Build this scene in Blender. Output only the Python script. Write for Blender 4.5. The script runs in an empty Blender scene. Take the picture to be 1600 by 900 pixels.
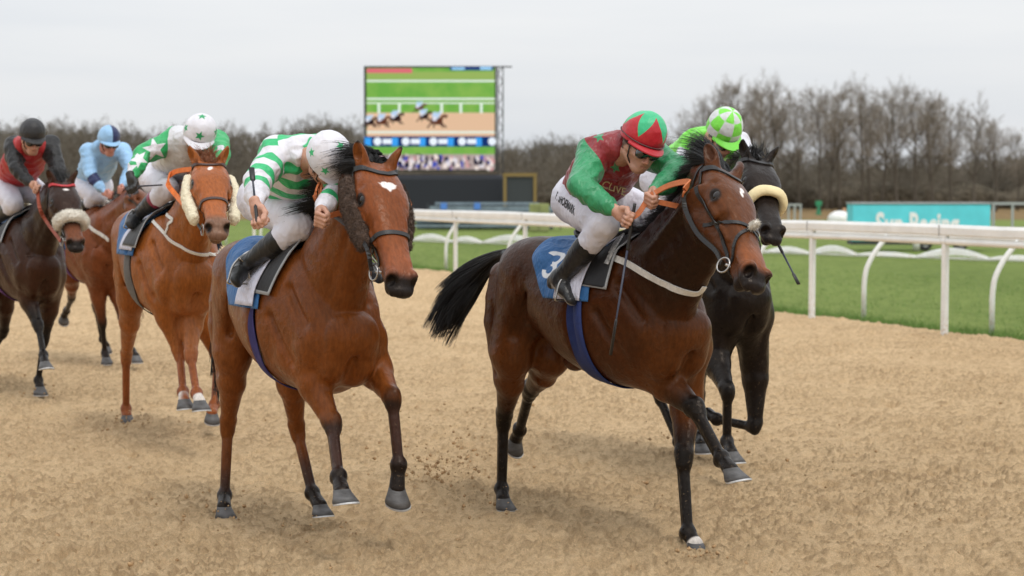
import bpy, bmesh, math, random
import numpy as np
from mathutils import Vector, Matrix, Euler
random.seed(7); np.random.seed(7)
R = math.radians
sc = bpy.context.scene
COL = sc.collection

# ------------------------------------------------------------------ camera
CAM_H = 1.8
FPX = 3000.0            # focal length in photo pixels (photo is 1600 wide)
PITCH = math.atan(153.0/FPX)
cd = bpy.data.cameras.new('camera')
cam = bpy.data.objects.new('camera', cd); COL.objects.link(cam)
cd.sensor_width = 36.0; cd.lens = 36.0*FPX/1600.0
cd.clip_start = 0.1; cd.clip_end = 5000
cam.location = (0, 0, CAM_H); cam.rotation_euler = (R(90)-PITCH, 0, 0)
cd.dof.use_dof = True; cd.dof.focus_distance = 9.7; cd.dof.aperture_fstop = 67.5/1000/0.021
cd.dof.aperture_blades = 0
sc.camera = cam

# ------------------------------------------------------------------ world, sun, exposure
SUN_EL, SUN_AZ = R(52), R(-28)     # azimuth measured from +Y (away from the camera) clockwise; negative: from the left
w = bpy.data.worlds.new('World'); sc.world = w; w.use_nodes = True
nt = w.node_tree; nt.nodes.clear()
out = nt.nodes.new('ShaderNodeOutputWorld'); bg = nt.nodes.new('ShaderNodeBackground')
sky = nt.nodes.new('ShaderNodeTexSky'); sky.sky_type = 'NISHITA'; sky.sun_disc = False
sky.sun_elevation = SUN_EL; sky.sun_rotation = SUN_AZ; sky.dust_density = 4.0; sky.air_density = 1.0
tc = nt.nodes.new('ShaderNodeTexCoord'); mp = nt.nodes.new('ShaderNodeMapping'); mp.inputs['Scale'].default_value = (1, 1, 9)
nz = nt.nodes.new('ShaderNodeTexNoise'); nz.inputs['Scale'].default_value = 2.2; nz.inputs['Detail'].default_value = 5
rp = nt.nodes.new('ShaderNodeValToRGB')
rp.color_ramp.elements[0].position = .32; rp.color_ramp.elements[0].color = (7.2, 7.55, 8.0, 1)
rp.color_ramp.elements[1].position = .68; rp.color_ramp.elements[1].color = (8.5, 8.6, 8.7, 1)
mx = nt.nodes.new('ShaderNodeMixRGB'); mx.inputs[0].default_value = .93      # a closed grey cloud deck over the sky
nt.links.new(tc.outputs['Generated'], mp.inputs[0]); nt.links.new(mp.outputs[0], nz.inputs[0])
nt.links.new(nz.outputs[0], rp.inputs[0]); nt.links.new(sky.outputs[0], mx.inputs[1]); nt.links.new(rp.outputs[0], mx.inputs[2])
sx = nt.nodes.new('ShaderNodeSeparateXYZ'); nt.links.new(tc.outputs['Generated'], sx.inputs[0])       # an overcast sky is brighter overhead than at the horizon
mr = nt.nodes.new('ShaderNodeMapRange'); mr.inputs[1].default_value = 0.0; mr.inputs[2].default_value = 1.0; mr.inputs[3].default_value = 1.0; mr.inputs[4].default_value = 1.95
nt.links.new(sx.outputs[2], mr.inputs[0]); mm = nt.nodes.new('ShaderNodeMixRGB'); mm.blend_type = 'MULTIPLY'; mm.inputs[0].default_value = 1.0
nt.links.new(mx.outputs[0], mm.inputs[1]); nt.links.new(mr.outputs[0], mm.inputs[2])
nt.links.new(mm.outputs[0], bg.inputs[0]); bg.inputs[1].default_value = 0.1
nt.links.new(bg.outputs[0], out.inputs[0])
sd = bpy.data.lights.new('sun', 'SUN'); sun = bpy.data.objects.new('sun', sd); COL.objects.link(sun)
sd.energy = 1.2; sd.angle = R(11); sd.color = (1, .965, .91)
sdir = Vector((math.sin(SUN_AZ+math.pi)*math.cos(SUN_EL), math.cos(SUN_AZ+math.pi)*math.cos(SUN_EL), math.sin(SUN_EL)))
# the soft light comes from behind the photographer's left shoulder, high
sky.sun_rotation = math.atan2(sdir.x, sdir.y)
sun.rotation_euler = (-sdir).to_track_quat('-Z', 'Y').to_euler()
sc.view_settings.view_transform = 'Standard'; sc.view_settings.look = 'None'
sc.view_settings.exposure = 0.0; sc.view_settings.gamma = 1.0; sc.view_settings.use_curve_mapping = False
sc.cycles.max_bounces = 5; sc.cycles.transparent_max_bounces = 8
sc.render.resolution_x = 1024; sc.render.resolution_y = 576

# ------------------------------------------------------------------ pixels to rays (photo pixels, 1600 x 900)
cp, sp = math.cos(PITCH), math.sin(PITCH)
CAMP = np.array([0, 0, CAM_H])
def ray(px, py):
    x = (px-800)/FPX; z = (450-py)/FPX
    return np.array([x, cp+z*sp, -sp+z*cp])
def at_y(px, py, Y):
    d = ray(px, py); return CAMP + d*(Y/d[1])
def ground_at(px, py):
    d = ray(px, py); return CAMP + d*(-CAM_H/d[2])

class Frame:
    """a horse's own frame: x forward, y to its left, z up, origin on the ground"""
    def __init__(s, loc, ang):
        s.loc = np.array([loc[0], loc[1], 0.0]); s.ang = R(ang)
        s.f = np.array([math.sin(s.ang), -math.cos(s.ang), 0]); s.l = np.array([math.cos(s.ang), math.sin(s.ang), 0])
        s.M = np.array([s.f, s.l, [0, 0, 1]])
        s.rotz = math.atan2(s.f[1], s.f[0]); s.o = s.M @ (CAMP-s.loc)
    def loc2(s, p): return s.M @ (np.asarray(p)-s.loc)
    def wld(s, p): return s.loc + s.M.T @ np.asarray(p)
    def pix(s, p):
        v = s.wld(p)-CAMP; zc = v[1]*cp - v[2]*sp; yc = v[1]*sp + v[2]*cp
        return (800+FPX*v[0]/zc, 450-FPX*yc/zc)
    def ray(s, px, py): return s.M @ ray(px, py)
    def u(s, px, py, u): d = s.ray(px, py); return s.o + d*((u-s.o[0])/d[0])
    def y(s, px, py, l): d = s.ray(px, py); return s.o + d*((l-s.o[1])/d[1])
    def J(s, par, px, py, L, sg):
        """joint seen at a pixel, a bone's length L from its parent; sg>0 the farther solution"""
        d = s.ray(px, py); d = d/np.linalg.norm(d); v = s.o-par; b = v@d; c = v@v-L*L; D = b*b-c
        if D < 0: t = -b; p = s.o+d*t; return p   # nearest point
        return s.o + d*(-b + (math.sqrt(D) if sg > 0 else -math.sqrt(D)))

# ------------------------------------------------------------------ objects
def link(name, me, mats, parent=None):
    o = bpy.data.objects.new(name, me); COL.objects.link(o)
    for m in (mats if isinstance(mats, (list, tuple)) else [mats]):
        if m: me.materials.append(m)
    if parent: o.parent = parent
    return o
def empty(name, loc, rotz, label, cat, group=None):
    o = bpy.data.objects.new(name, None); COL.objects.link(o); o.location = loc; o.rotation_euler = (0, 0, rotz)
    o.empty_display_size = .2
    o['label'] = label; o['category'] = cat
    if group: o['group'] = group
    return o
def tag(o, label=None, cat=None, group=None, kind=None):
    if label: o['label'] = label
    if cat: o['category'] = cat
    if group: o['group'] = group
    if kind: o['kind'] = kind
    return o
def mesh_np(name, V, Q, smooth=True):
    me = bpy.data.meshes.new(name); V = np.ascontiguousarray(V, dtype=np.float32); Q = np.ascontiguousarray(Q, dtype=np.int32)
    k = Q.shape[1]
    me.vertices.add(len(V)); me.vertices.foreach_set('co', V.ravel())
    me.loops.add(Q.size); me.loops.foreach_set('vertex_index', Q.ravel())
    me.polygons.add(len(Q)); me.polygons.foreach_set('loop_start', np.arange(0, Q.size, k, dtype=np.int32))
    me.polygons.foreach_set('loop_total', np.full(len(Q), k, dtype=np.int32))
    me.polygons.foreach_set('use_smooth', np.full(len(Q), smooth))
    me.update(calc_edges=True); return me
def attr(me, name, val):
    val = np.asarray(val, dtype=np.float32)
    if val.ndim == 2:
        a = me.attributes.new(name, 'FLOAT_COLOR', 'POINT')
        if val.shape[1] == 3: val = np.hstack([val, np.ones((len(val), 1), np.float32)])
        a.data.foreach_set('color', val.ravel())
    else:
        a = me.attributes.new(name, 'FLOAT', 'POINT'); a.data.foreach_set('value', val)
class MB:
    """collects polygons for one mesh"""
    def __init__(s): s.v = []; s.f = []
    def add(s, v, f):
        n = len(s.v); s.v += [tuple(map(float, p)) for p in v]; s.f += [tuple(i+n for i in q) for q in f]
    def box(s, c, d, rot=None):
        c = np.array(c, float); h = np.array(d, float)/2
        v = [np.array([x, y, z])*h for x in (-1, 1) for y in (-1, 1) for z in (-1, 1)]
        if rot is not None: v = [rot@p for p in v]
        s.add([c+p for p in v], [(0, 1, 3, 2), (4, 6, 7, 5), (0, 4, 5, 1), (2, 3, 7, 6), (0, 2, 6, 4), (1, 5, 7, 3)])
    def tube(s, pts, r, n=8, cap=True, flat=None):
        pts = [np.array(p, float) for p in pts]; m = len(pts)
        rs = r if isinstance(r, (list, tuple, np.ndarray)) else [r]*m
        up = None; base = len(s.v); V = []; F = []
        for i in range(m):
            t = pts[min(i+1, m-1)]-pts[max(i-1, 0)]; t = t/(np.linalg.norm(t)+1e-9)
            if up is None:
                up = np.cross(t, [0, 0, 1.0]);
                if np.linalg.norm(up) < .1: up = np.cross(t, [0, 1.0, 0])
            up = up-t*(up@t); up /= np.linalg.norm(up)+1e-9; b = np.cross(t, up)
            for k in range(n):
                a = 2*math.pi*k/n; V.append(pts[i]+rs[i]*(math.cos(a)*up+math.sin(a)*b*(flat or 1)))
        for i in range(m-1):
            for k in range(n):
                k2 = (k+1) % n; F.append((i*n+k, i*n+k2, (i+1)*n+k2, (i+1)*n+k))
        if cap: F.append(tuple(range(n-1, -1, -1))); F.append(tuple(range((m-1)*n, m*n)))
        s.add(V, F)
    def build(s, name, mats, parent=None, smooth=False):
        me = bpy.data.meshes.new(name); me.from_pydata(s.v, [], s.f); me.update()
        bm = bmesh.new(); bm.from_mesh(me); bmesh.ops.recalc_face_normals(bm, faces=bm.faces); bm.to_mesh(me); bm.free()
        if smooth: me.polygons.foreach_set('use_smooth', [True]*len(me.polygons))
        return link(name, me, mats, parent)
def catmull(P, n):
    P = [np.array(p, float) for p in P]; out = []
    Q = [2*P[0]-P[1]]+P+[2*P[-1]-P[-2]]
    for i in range(len(P)-1):
        a, b, c, d = Q[i:i+4]
        for k in range(n):
            t = k/n; out.append(.5*((2*b)+(c-a)*t+(2*a-5*b+4*c-d)*t*t+(3*b-a-3*c+d)*t**3))
    out.append(P[-1]); return np.array(out)

# ------------------------------------------------------------------ materials
def lin(c): return tuple((x/12.92 if x <= .04045 else ((x+.055)/1.055)**2.4) for x in [v/255 for v in c])+(1,)
def new_mat(name):
    m = bpy.data.materials.new(name); m.use_nodes = True; n = m.node_tree; n.nodes.clear()
    o = n.nodes.new('ShaderNodeOutputMaterial'); b = n.nodes.new('ShaderNodeBsdfPrincipled'); n.links.new(b.outputs[0], o.inputs[0])
    return m, n, b
def N(n, typ, **kw):
    x = n.nodes.new('ShaderNode'+typ)
    for k, v in kw.items():
        if k in ('op',): x.operation = v
        elif k == 'ins':
            for i, val in v.items(): x.inputs[i].default_value = val
        else: setattr(x, k, v)
    return x
def noise(n, scale, detail=4, vec=None, rough=.55, stretch=None):
    t = N(n, 'TexNoise', ins={'Scale': scale, 'Detail': detail, 'Roughness': rough})
    c = n.nodes.new('ShaderNodeTexCoord')
    if stretch:
        mpn = n.nodes.new('ShaderNodeMapping'); mpn.inputs['Scale'].default_value = stretch
        n.links.new(c.outputs['Object'], mpn.inputs[0]); n.links.new(mpn.outputs[0], t.inputs[0])
    else: n.links.new(c.outputs['Object'], t.inputs[0])
    return t
def maprange(n, src, a, b, c, d):
    m = N(n, 'MapRange', ins={1: a, 2: b, 3: c, 4: d}); n.links.new(src, m.inputs[0]); return m.outputs[0]
def mul_col(n, colsock, facsock):
    x = N(n, 'MixRGB', blend_type='MULTIPLY', ins={0: 1.0}); n.links.new(colsock, x.inputs[1]); n.links.new(facsock, x.inputs[2]); return x.outputs[0]
def add_bump(n, b, layers, strength=1.0):
    """layers: (height socket, distance)"""
    prev = None
    for h, dist in layers:
        bp = N(n, 'Bump', ins={'Strength': strength, 'Distance': dist}); n.links.new(h, bp.inputs['Height'])
        if prev: n.links.new(prev, bp.inputs['Normal'])
        prev = bp.outputs[0]
    n.links.new(prev, b.inputs['Normal'])
MATS = {}
def plain(name, c, rough=.5, metal=0, nscale=30, var=.15, bump=.0, bscale=60, spec=.5, sheen=0, coat=0):
    if name in MATS: return MATS[name]
    m, n, b = new_mat(name)
    rgb = N(n, 'RGB'); rgb.outputs[0].default_value = tuple(c[:3])+(1,)
    t = noise(n, nscale); f = maprange(n, t.outputs[0], .3, .7, 1-var, 1+var)
    n.links.new(mul_col(n, rgb.outputs[0], f), b.inputs['Base Color'])
    b.inputs['Roughness'].default_value = rough; b.inputs['Metallic'].default_value = metal
    b.inputs['Specular IOR Level'].default_value = spec
    if sheen: b.inputs['Sheen Weight'].default_value = sheen
    if coat: b.inputs['Coat Weight'].default_value = coat
    if bump:
        t2 = noise(n, bscale, 5); add_bump(n, b, [(t2.outputs[0], bump)])
    MATS[name] = m; return m

# ------------------------------------------------------------------ signed distance modelling
F32 = np.float32
def nrm(v): v = np.asarray(v, float); return v/(np.linalg.norm(v)+1e-12)
def basis(xa, zh):
    """rotation rows: x axis, y, z ~ zh"""
    x = nrm(xa); z = np.asarray(zh, float); z = nrm(z-x*(z@x)); return np.array([x, np.cross(z, x), z])
def kdist(x, y, e, a, b, c):
    q0 = np.sqrt((x/a)**2+(y/b)**2+(e/c)**2)+1e-6; q1 = np.sqrt((x/a**2)**2+(y/b**2)**2+(e/c**2)**2)+1e-6
    return q0*(q0-1)/q1
class Field:
    def __init__(s): s.p = []
    def _add(s, fn, c, r, k, op): s.p.append((fn, np.asarray(c, F32), float(r), float(k), op)); return s
    def cap(s, p0, p1, r0, r1, k=.03, side=(0, 1, 0), op=1):
        """tapered capsule; r0, r1 radius or (across, along other) pair"""
        p0 = np.asarray(p0, float); p1 = np.asarray(p1, float)
        a0, b0 = r0 if isinstance(r0, tuple) else (r0, r0); a1, b1 = r1 if isinstance(r1, tuple) else (r1, r1)
        L = np.linalg.norm(p1-p0)+1e-9; w_ = (p1-p0)/L; sd_ = np.asarray(side, float); sd_ = sd_-w_*(sd_@w_)
        if np.linalg.norm(sd_) < 1e-3: sd_ = np.cross(w_, [0.3, .2, 1])
        sd_ = nrm(sd_); q = np.cross(w_, sd_)
        w_, sd_, q, p0f = [np.asarray(t, F32) for t in (w_, sd_, q, p0)]
        def fn(P):
            v = P-p0f; t = v@w_; h = np.clip(t/L, 0, 1); e = t-h*L
            a = a0+(a1-a0)*h; b = b0+(b1-b0)*h
            return kdist(v@sd_, v@q, e, a, b, np.minimum(a, b))
        return s._add(fn, (p0+p1)/2, L/2+max(a0, b0, a1, b1), k, op)
    def ell(s, c, r, rot=None, k=.03, op=1):
        c = np.asarray(c, float); cf = c.astype(F32); Rm = np.eye(3) if rot is None else np.asarray(rot); Rm = Rm.astype(F32).T
        if not isinstance(r, (tuple, list)): r = (r, r, r)
        def fn(P):
            v = (P-cf)@Rm; return kdist(v[:, 0], v[:, 1], v[:, 2], r[0], r[1], r[2])
        return s._add(fn, c, max(r), k, op)
    def axial(s, o, Rm, xs, zc, a, b, k=.03, op=1, n=2.0, capf=.8):
        """body with straight axis: at x from xs, centre height zc, half width a, half height b"""
        o = np.asarray(o, float); of = o.astype(F32); Rt = np.asarray(Rm).astype(F32).T
        t = np.linspace(0, len(xs)-1, (len(xs)-1)*12+1)
        cm = lambda arr: catmull([[v] for v in arr], 12)[:, 0]
        X, Z, A, B_ = cm(xs), cm(zc), cm(a), cm(b)
        def fn(P):
            v = (P-of)@Rt; x = np.clip(v[:, 0], X[0], X[-1]); e = v[:, 0]-x
            aa = np.interp(x, X, A); bb = np.interp(x, X, B_); zz = np.interp(x, X, Z)
            sx = v[:, 1]; sy = v[:, 2]-zz; c = np.minimum(aa, bb)*capf
            if n == 2.0: return kdist(sx, sy, e, aa, bb, c)
            q = ((np.abs(sx)/aa)**n+(np.abs(sy)/bb)**n+(np.abs(e)/c)**n)**(1/n)
            return (q-1)*np.minimum(aa, bb)*.9
        mid = o+np.asarray(Rm).T@np.array([(X[0]+X[-1])/2, 0, float(np.mean(Z))])
        return s._add(fn, mid, (X[-1]-X[0])/2+max(A.max(), B_.max())+abs(Z-Z.mean()).max(), k, op)
    def chain(s, pts, rs, k=.03, side=(0, 1, 0), sub=3, op=1):
        C = catmull(pts, sub); rr = catmull([list(r) if isinstance(r, tuple) else [r, r] for r in rs], sub)
        for i in range(len(C)-1): s.cap(C[i], C[i+1], tuple(rr[i]), tuple(rr[i+1]), k if (i == 0 or op < 0) else .012, side, op)
        return s
    def ev(s, P, centre=None, rad=0.0):
        P = np.asarray(P, F32); D = np.full(len(P), 1e3, F32)
        for fn, c, r, k, op in s.p:
            if centre is not None and np.linalg.norm(c-centre) > r+rad+k+.03: continue
            d = fn(P).astype(F32)
            if op > 0:
                if k > 0:
                    h = np.maximum(k-np.abs(D-d), 0); D = np.minimum(D, d)-h*h/(4*k)
                else: D = np.minimum(D, d)
            else:
                h = np.maximum(k-np.abs(D+d), 0); D = np.maximum(D, -d)+h*h/(4*max(k, 1e-6))
        return D
    def grad(s, P, e=.003):
        P = np.asarray(P, float); c = P.mean(0); rad = np.linalg.norm(P-c, axis=1).max()+.1
        g = np.stack([s.ev(P+np.eye(3)[i]*e, c, rad)-s.ev(P-np.eye(3)[i]*e, c, rad) for i in range(3)], 1)
        return g/(np.linalg.norm(g, axis=1, keepdims=True)+1e-9)
    def snap(s, P, off=0.0, it=6):
        """move points onto the surface, off metres proud of it; returns points, normals"""
        P = np.array(P, float); c = P.mean(0); rad = np.linalg.norm(P-c, axis=1).max()+.15
        for _ in range(it):
            g = s.grad(P); d = s.ev(P, c, rad); P = P-g*np.clip((d-off), -.05, .05)[:, None]
        return P, s.grad(P)
    def cast(s, O, D, t1, off=0.0, t0=0.0, n=30):
        """sphere-trace from O along D to the surface"""
        O = np.asarray(O, float); D = np.asarray(D, float); T = np.full(len(O), float(t0)); A = np.vstack([O+D*t0, O+D*t1]); c = A.mean(0); rad = np.linalg.norm(A-c, axis=1).max()
        for i in range(max(n, 30)): T = np.clip(T+np.clip(s.ev(O+D*T[:, None], c, rad+.1)-off, -.05, .5)*.75, t0, t1)
        return O+D*T[:, None]
    def mesh(s, h, lo=None, hi=None, B=14):
        cs = np.array([c for _, c, r, k, op in s.p if op > 0]); rs = np.array([r for _, c, r, k, op in s.p if op > 0])[:, None]
        lo = (cs-rs).min(0)-.04 if lo is None else np.array(lo); hi = (cs+rs).max(0)+.04 if hi is None else np.array(hi)
        bs = B*h; nb = np.ceil((hi-lo)/bs).astype(int); g = np.stack(np.meshgrid(*[np.arange(k) for k in nb], indexing='ij'), -1).reshape(-1, 3)
        cen = (lo+(g+.5)*bs).astype(F32); hd = bs*.87
        d = s.ev(cen); act = g[np.abs(d) < hd*1.7+.02]
        NN = nb*B+3; st = np.array([NN[1]*NN[2], NN[2], 1], dtype=np.int64)
        ax = np.arange(B+1); gx = np.stack(np.meshgrid(ax, ax, ax, indexing='ij'), -1).reshape(-1, 3)
        KC = []; VC = []; QE = []
        for b in act:
            g0 = b*B; P = (lo+(g0+gx)*h).astype(F32); c = (lo+(g0+B/2)*h)
            D = s.ev(P, c, hd).reshape(B+1, B+1, B+1)
            if D.min() > 0 or D.max() < 0: continue
            S = D < 0
            cnt = sum(S[i:B+i, j:B+j, k:B+k].astype(int) for i in (0, 1) for j in (0, 1) for k in (0, 1))
            ci = np.argwhere((cnt > 0) & (cnt < 8))
            if len(ci) == 0: continue
            acc = np.zeros((len(ci), 3)); m = np.zeros(len(ci))
            cr = {}
            for i in (0, 1):
                for j in (0, 1):
                    for k in (0, 1): cr[i, j, k] = D[ci[:, 0]+i, ci[:, 1]+j, ci[:, 2]+k]
            for a in cr:
                for axn in range(3):
                    if a[axn] == 0:
                        b2 = list(a); b2[axn] = 1; d0 = cr[a]; d1 = cr[tuple(b2)]; x = (d0 < 0) != (d1 < 0)
                        t = d0/(d0-d1+1e-12); p = np.tile(np.array(a, float), (len(ci), 1)); p[:, axn] = t
                        acc[x] += p[x]; m[x] += 1
            V = lo+(g0+ci+acc/m[:, None])*h; VC.append(V); KC.append(((g0+ci+1)*st).sum(1))
            for axn in range(3):
                sl0 = [slice(0, B)]*3; sl1 = [slice(0, B)]*3; sl1[axn] = slice(1, B+1)
                A0 = S[tuple(sl0)]; A1 = S[tuple(sl1)]; e = np.argwhere(A0 != A1)
                if len(e):
                    fl = A0[tuple(e.T)]; o1, o2 = (axn+1) % 3, (axn+2) % 3; k0 = ((g0+e+1)*st).sum(1)
                    q = np.stack([k0-st[o1]-st[o2], k0-st[o2], k0, k0-st[o1]], 1); q[~fl] = q[~fl][:, ::-1]; QE.append(q)
        K = np.concatenate(KC); V = np.concatenate(VC); Q = np.concatenate(QE)
        o = np.argsort(K); K = K[o]; V = V[o]; idx = np.searchsorted(K, Q); idx = np.minimum(idx, len(K)-1); ok = (K[idx] == Q).all(1); Q = idx[ok]
        # light smoothing of the voxel steps
        for lam in (.5, -.52):
            ac = np.zeros_like(V); cn = np.zeros(len(V))
            for a, b in ((0, 1), (1, 2), (2, 3), (3, 0)):
                np.add.at(ac, Q[:, a], V[Q[:, b]]); np.add.at(cn, Q[:, a], 1)
            V = V+lam*(ac/np.maximum(cn, 1)[:, None]-V)
        return V, Q

def ribbon(F, pts, width, th, off=.002, sub=6, name='strap', mats=None, parent=None, closed=False, proj=True, wide_dir=None, smooth=True):
    """a flat strap laid over a surface: cross section width x th, path pts"""
    P = catmull(pts, sub)
    if proj: P, Nn = F.snap(P, off+th/2)
    else: Nn = np.array([nrm(wide_dir)]*len(P)) if wide_dir is not None else F.grad(P)
    V = []; Fa = []; n = len(P)
    for i in range(n):
        t = nrm(P[min(i+1, n-1)]-P[max(i-1, 0)]); nn = nrm(Nn[i]-t*(Nn[i]@t)); b = np.cross(t, nn)
        w2 = width/2
        for (x, y) in ((-w2, -th/2), (-w2*.97, th/2), (w2*.97, th/2), (w2, -th/2)): V.append(P[i]+b*x+nn*y)
    for i in range(n-1):
        for k in range(4): Fa.append((i*4+k, i*4+(k+1) % 4, (i+1)*4+(k+1) % 4, (i+1)*4+k))
    Fa += [(3, 2, 1, 0), tuple(range((n-1)*4, n*4))]
    mb = MB(); mb.add(V, Fa)
    if name is None: return mb
    return mb.build(name, mats, parent, smooth=False)
# ------------------------------------------------------------------ lattice noise for real relief
def vnoise(P, sc_=1.0, seed=0):
    P = np.asarray(P, float)*sc_; I = np.floor(P).astype(np.int64); f = P-I; f = f*f*(3-2*f)
    def hsh(i):
        h = (i[:, 0]*374761393+i[:, 1]*668265263+(i[:, 2]*2147483647 if i.shape[1] > 2 else 0)*1+seed*1013904223) & 0xffffffff
        h = ((h ^ (h >> 13))*1274126177) & 0xffffffff; h = (h ^ (h >> 16)); h = (h*2246822519) & 0xffffffff; h ^= h >> 15
        return (h & 0xffff)/65535.0
    n = P.shape[1]; out = 0
    for c in range(2**n):
        off = np.array([(c >> k) & 1 for k in range(n)]); wgt = np.prod(np.where(off, f, 1-f), axis=1); out = out+wgt*hsh(I+off)
    return out*2-1
def ridged(P, s, seed=0): return 1-np.abs(vnoise(P, s, seed))*2
def vnormals(V, Q):
    n = np.cross(V[Q[:, 2]]-V[Q[:, 0]], V[Q[:, 3]]-V[Q[:, 1]]); N_ = np.zeros_like(V)
    for k in range(4): np.add.at(N_, Q[:, k], n)
    return N_/(np.linalg.norm(N_, axis=1, keepdims=True)+1e-12)
# ------------------------------------------------------------------ horse materials
def coat_mat(name, gloss=.31, hair=1.0):
    m, n, b = new_mat(name)
    a = N(n, 'Attribute', attribute_name='coat')
    t1 = noise(n, 3.5, 5); f1 = maprange(n, t1.outputs[0], .3, .7, .84, 1.16)
    t2 = noise(n, 90, 6, stretch=(.35, 1, .25)); f2 = maprange(n, t2.outputs[0], .3, .7, .76, 1.22)
    c = mul_col(n, mul_col(n, a.outputs['Color'], f1), f2)
    tcz = N(n, 'TexCoord'); sz = N(n, 'SeparateXYZ'); n.links.new(tcz.outputs['Object'], sz.inputs[0]); zf = maprange(n, sz.outputs[2], .15, 1.1, .9, .05)   # sand thrown over the legs and belly
    ts = noise(n, 70, 4, rough=.7); nf = maprange(n, ts.outputs[0], .63, .68, 0, .5); mm_ = N(n, 'Math', operation='MULTIPLY'); n.links.new(zf, mm_.inputs[0]); n.links.new(nf, mm_.inputs[1])
    xs_ = N(n, 'MixRGB', ins={2: (.40, .27, .15, 1)}); n.links.new(mm_.outputs[0], xs_.inputs[0]); n.links.new(c, xs_.inputs[1]); c = xs_.outputs[0]
    n.links.new(c, b.inputs['Base Color'])
    t5 = noise(n, 12, 5); f5 = maprange(n, t5.outputs[0], .3, .7, gloss-.06, gloss+.1); n.links.new(f5, b.inputs['Roughness'])
    b.inputs['Specular IOR Level'].default_value = .20; b.inputs['Specular Tint'].default_value = (1, .86, .74, 1)
    t3 = noise(n, 9, 3); t4 = noise(n, 240, 4, stretch=(.3, 1, .22))
    v1 = noise(n, 20, 3, stretch=(.5, 1, .6))
    tv = noise(n, 4.5, 2, stretch=(1, 1, 1)); sb = N(n, 'Math', operation='SUBTRACT', ins={1: .5}); n.links.new(tv.outputs[0], sb.inputs[0]); ab = N(n, 'Math', operation='ABSOLUTE'); n.links.new(sb.outputs[0], ab.inputs[0])
    vein = maprange(n, ab.outputs[0], .0, .018, 1, 0)
    add_bump(n, b, [(vein, .0008*hair), (t3.outputs[0], .014*hair), (v1.outputs[0], .007*hair), (t4.outputs[0], .0012*hair)], .8)
    return m
M_EYE = None
def base_mats():
    global M_EYE, M_LEATHER, M_HAIR, M_HOOF, M_STEEL, M_WHITE_STRAP, M_FLEECE, M_BROWNFLEECE, M_TAN, M_SHOE
    M_EYE = plain('horse_eye', (.010, .005, .003), .06, spec=.5, var=0)
    M_LEATHER = plain('black_leather', (.011, .010, .010), .42, nscale=60, bump=.0008, bscale=200)
    M_STEEL = plain('steel', (.42, .40, .38), .3, 1.0)
    M_SHOE = plain('alloy_shoe', (.6, .6, .6), .4, .7)
    M_WHITE_STRAP = plain('pale_strap', (.62, .6, .56), .5, nscale=50, var=.12, bump=.001, bscale=180)
    M_TAN = plain('orange_rubber_rein', (.5, .145, .045), .6, nscale=50, bump=.002, bscale=150)
    for nm, c in (('cream_fleece', (.80, .72, .53)), ('brown_fleece', (.095, .062, .046)), ('white_fleece', (.76, .71, .62))):
        m, n, b = new_mat(nm); rgb = N(n, 'RGB'); rgb.outputs[0].default_value = c+(1,)
        t = noise(n, 110, 6, rough=.7); f = maprange(n, t.outputs[0], .35, .65, .78, 1.15)
        n.links.new(mul_col(n, rgb.outputs[0], f), b.inputs['Base Color']); b.inputs['Roughness'].default_value = .95; b.inputs['Sheen Weight'].default_value = .08
        b.inputs['Specular IOR Level'].default_value = .15
        t2 = noise(n, 130, 4, rough=.7); t3 = noise(n, 30, 3)
        add_bump(n, b, [(t3.outputs[0], .01), (t2.outputs[0], .006)]); MATS[nm] = m
    for nm, c in (('black_hair', (.010, .009, .009)), ('chestnut_hair', (.22, .075, .028))):
        m, n, b = new_mat(nm); b.inputs['Base Color'].default_value = c+(1,); b.inputs['Roughness'].default_value = .42
        b.inputs['Specular IOR Level'].default_value = .45; MATS[nm] = m
    m, n, b = new_mat('hoof_horn'); t = noise(n, 14, 5, stretch=(1, 1, 2.5)); rp_ = N(n, 'ValToRGB')
    rp_.color_ramp.elements[0].position = .3; rp_.color_ramp.elements[0].color = (.045, .042, .040, 1)
    rp_.color_ramp.elements[1].position = .72; rp_.color_ramp.elements[1].color = (.115, .11, .108, 1)
    n.links.new(t.outputs[0], rp_.inputs[0]); n.links.new(rp_.outputs[0], b.inputs['Base Color']); b.inputs['Roughness'].default_value = .5
    add_bump(n, b, [(t.outputs[0], .003)]); MATS['hoof_horn'] = m
base_mats()
def smooth(a, b, x): t = np.clip((x-a)/(b-a), 0, 1); return t*t*(3-2*t)
def seg_t(P, pts):
    """nearest distance to a polyline and the arc position of the nearest point (0..number of segments)"""
    best = np.full(len(P), 1e9); tt = np.zeros(len(P))
    for i in range(len(pts)-1):
        a = pts[i]; d = pts[i+1]-a; h = np.clip(((P-a)@d)/(d@d), 0, 1); r = np.linalg.norm(P-a-h[:, None]*d, axis=1)
        k = r < best; best[k] = r[k]; tt[k] = i+h[k]
    return best, tt

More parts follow.
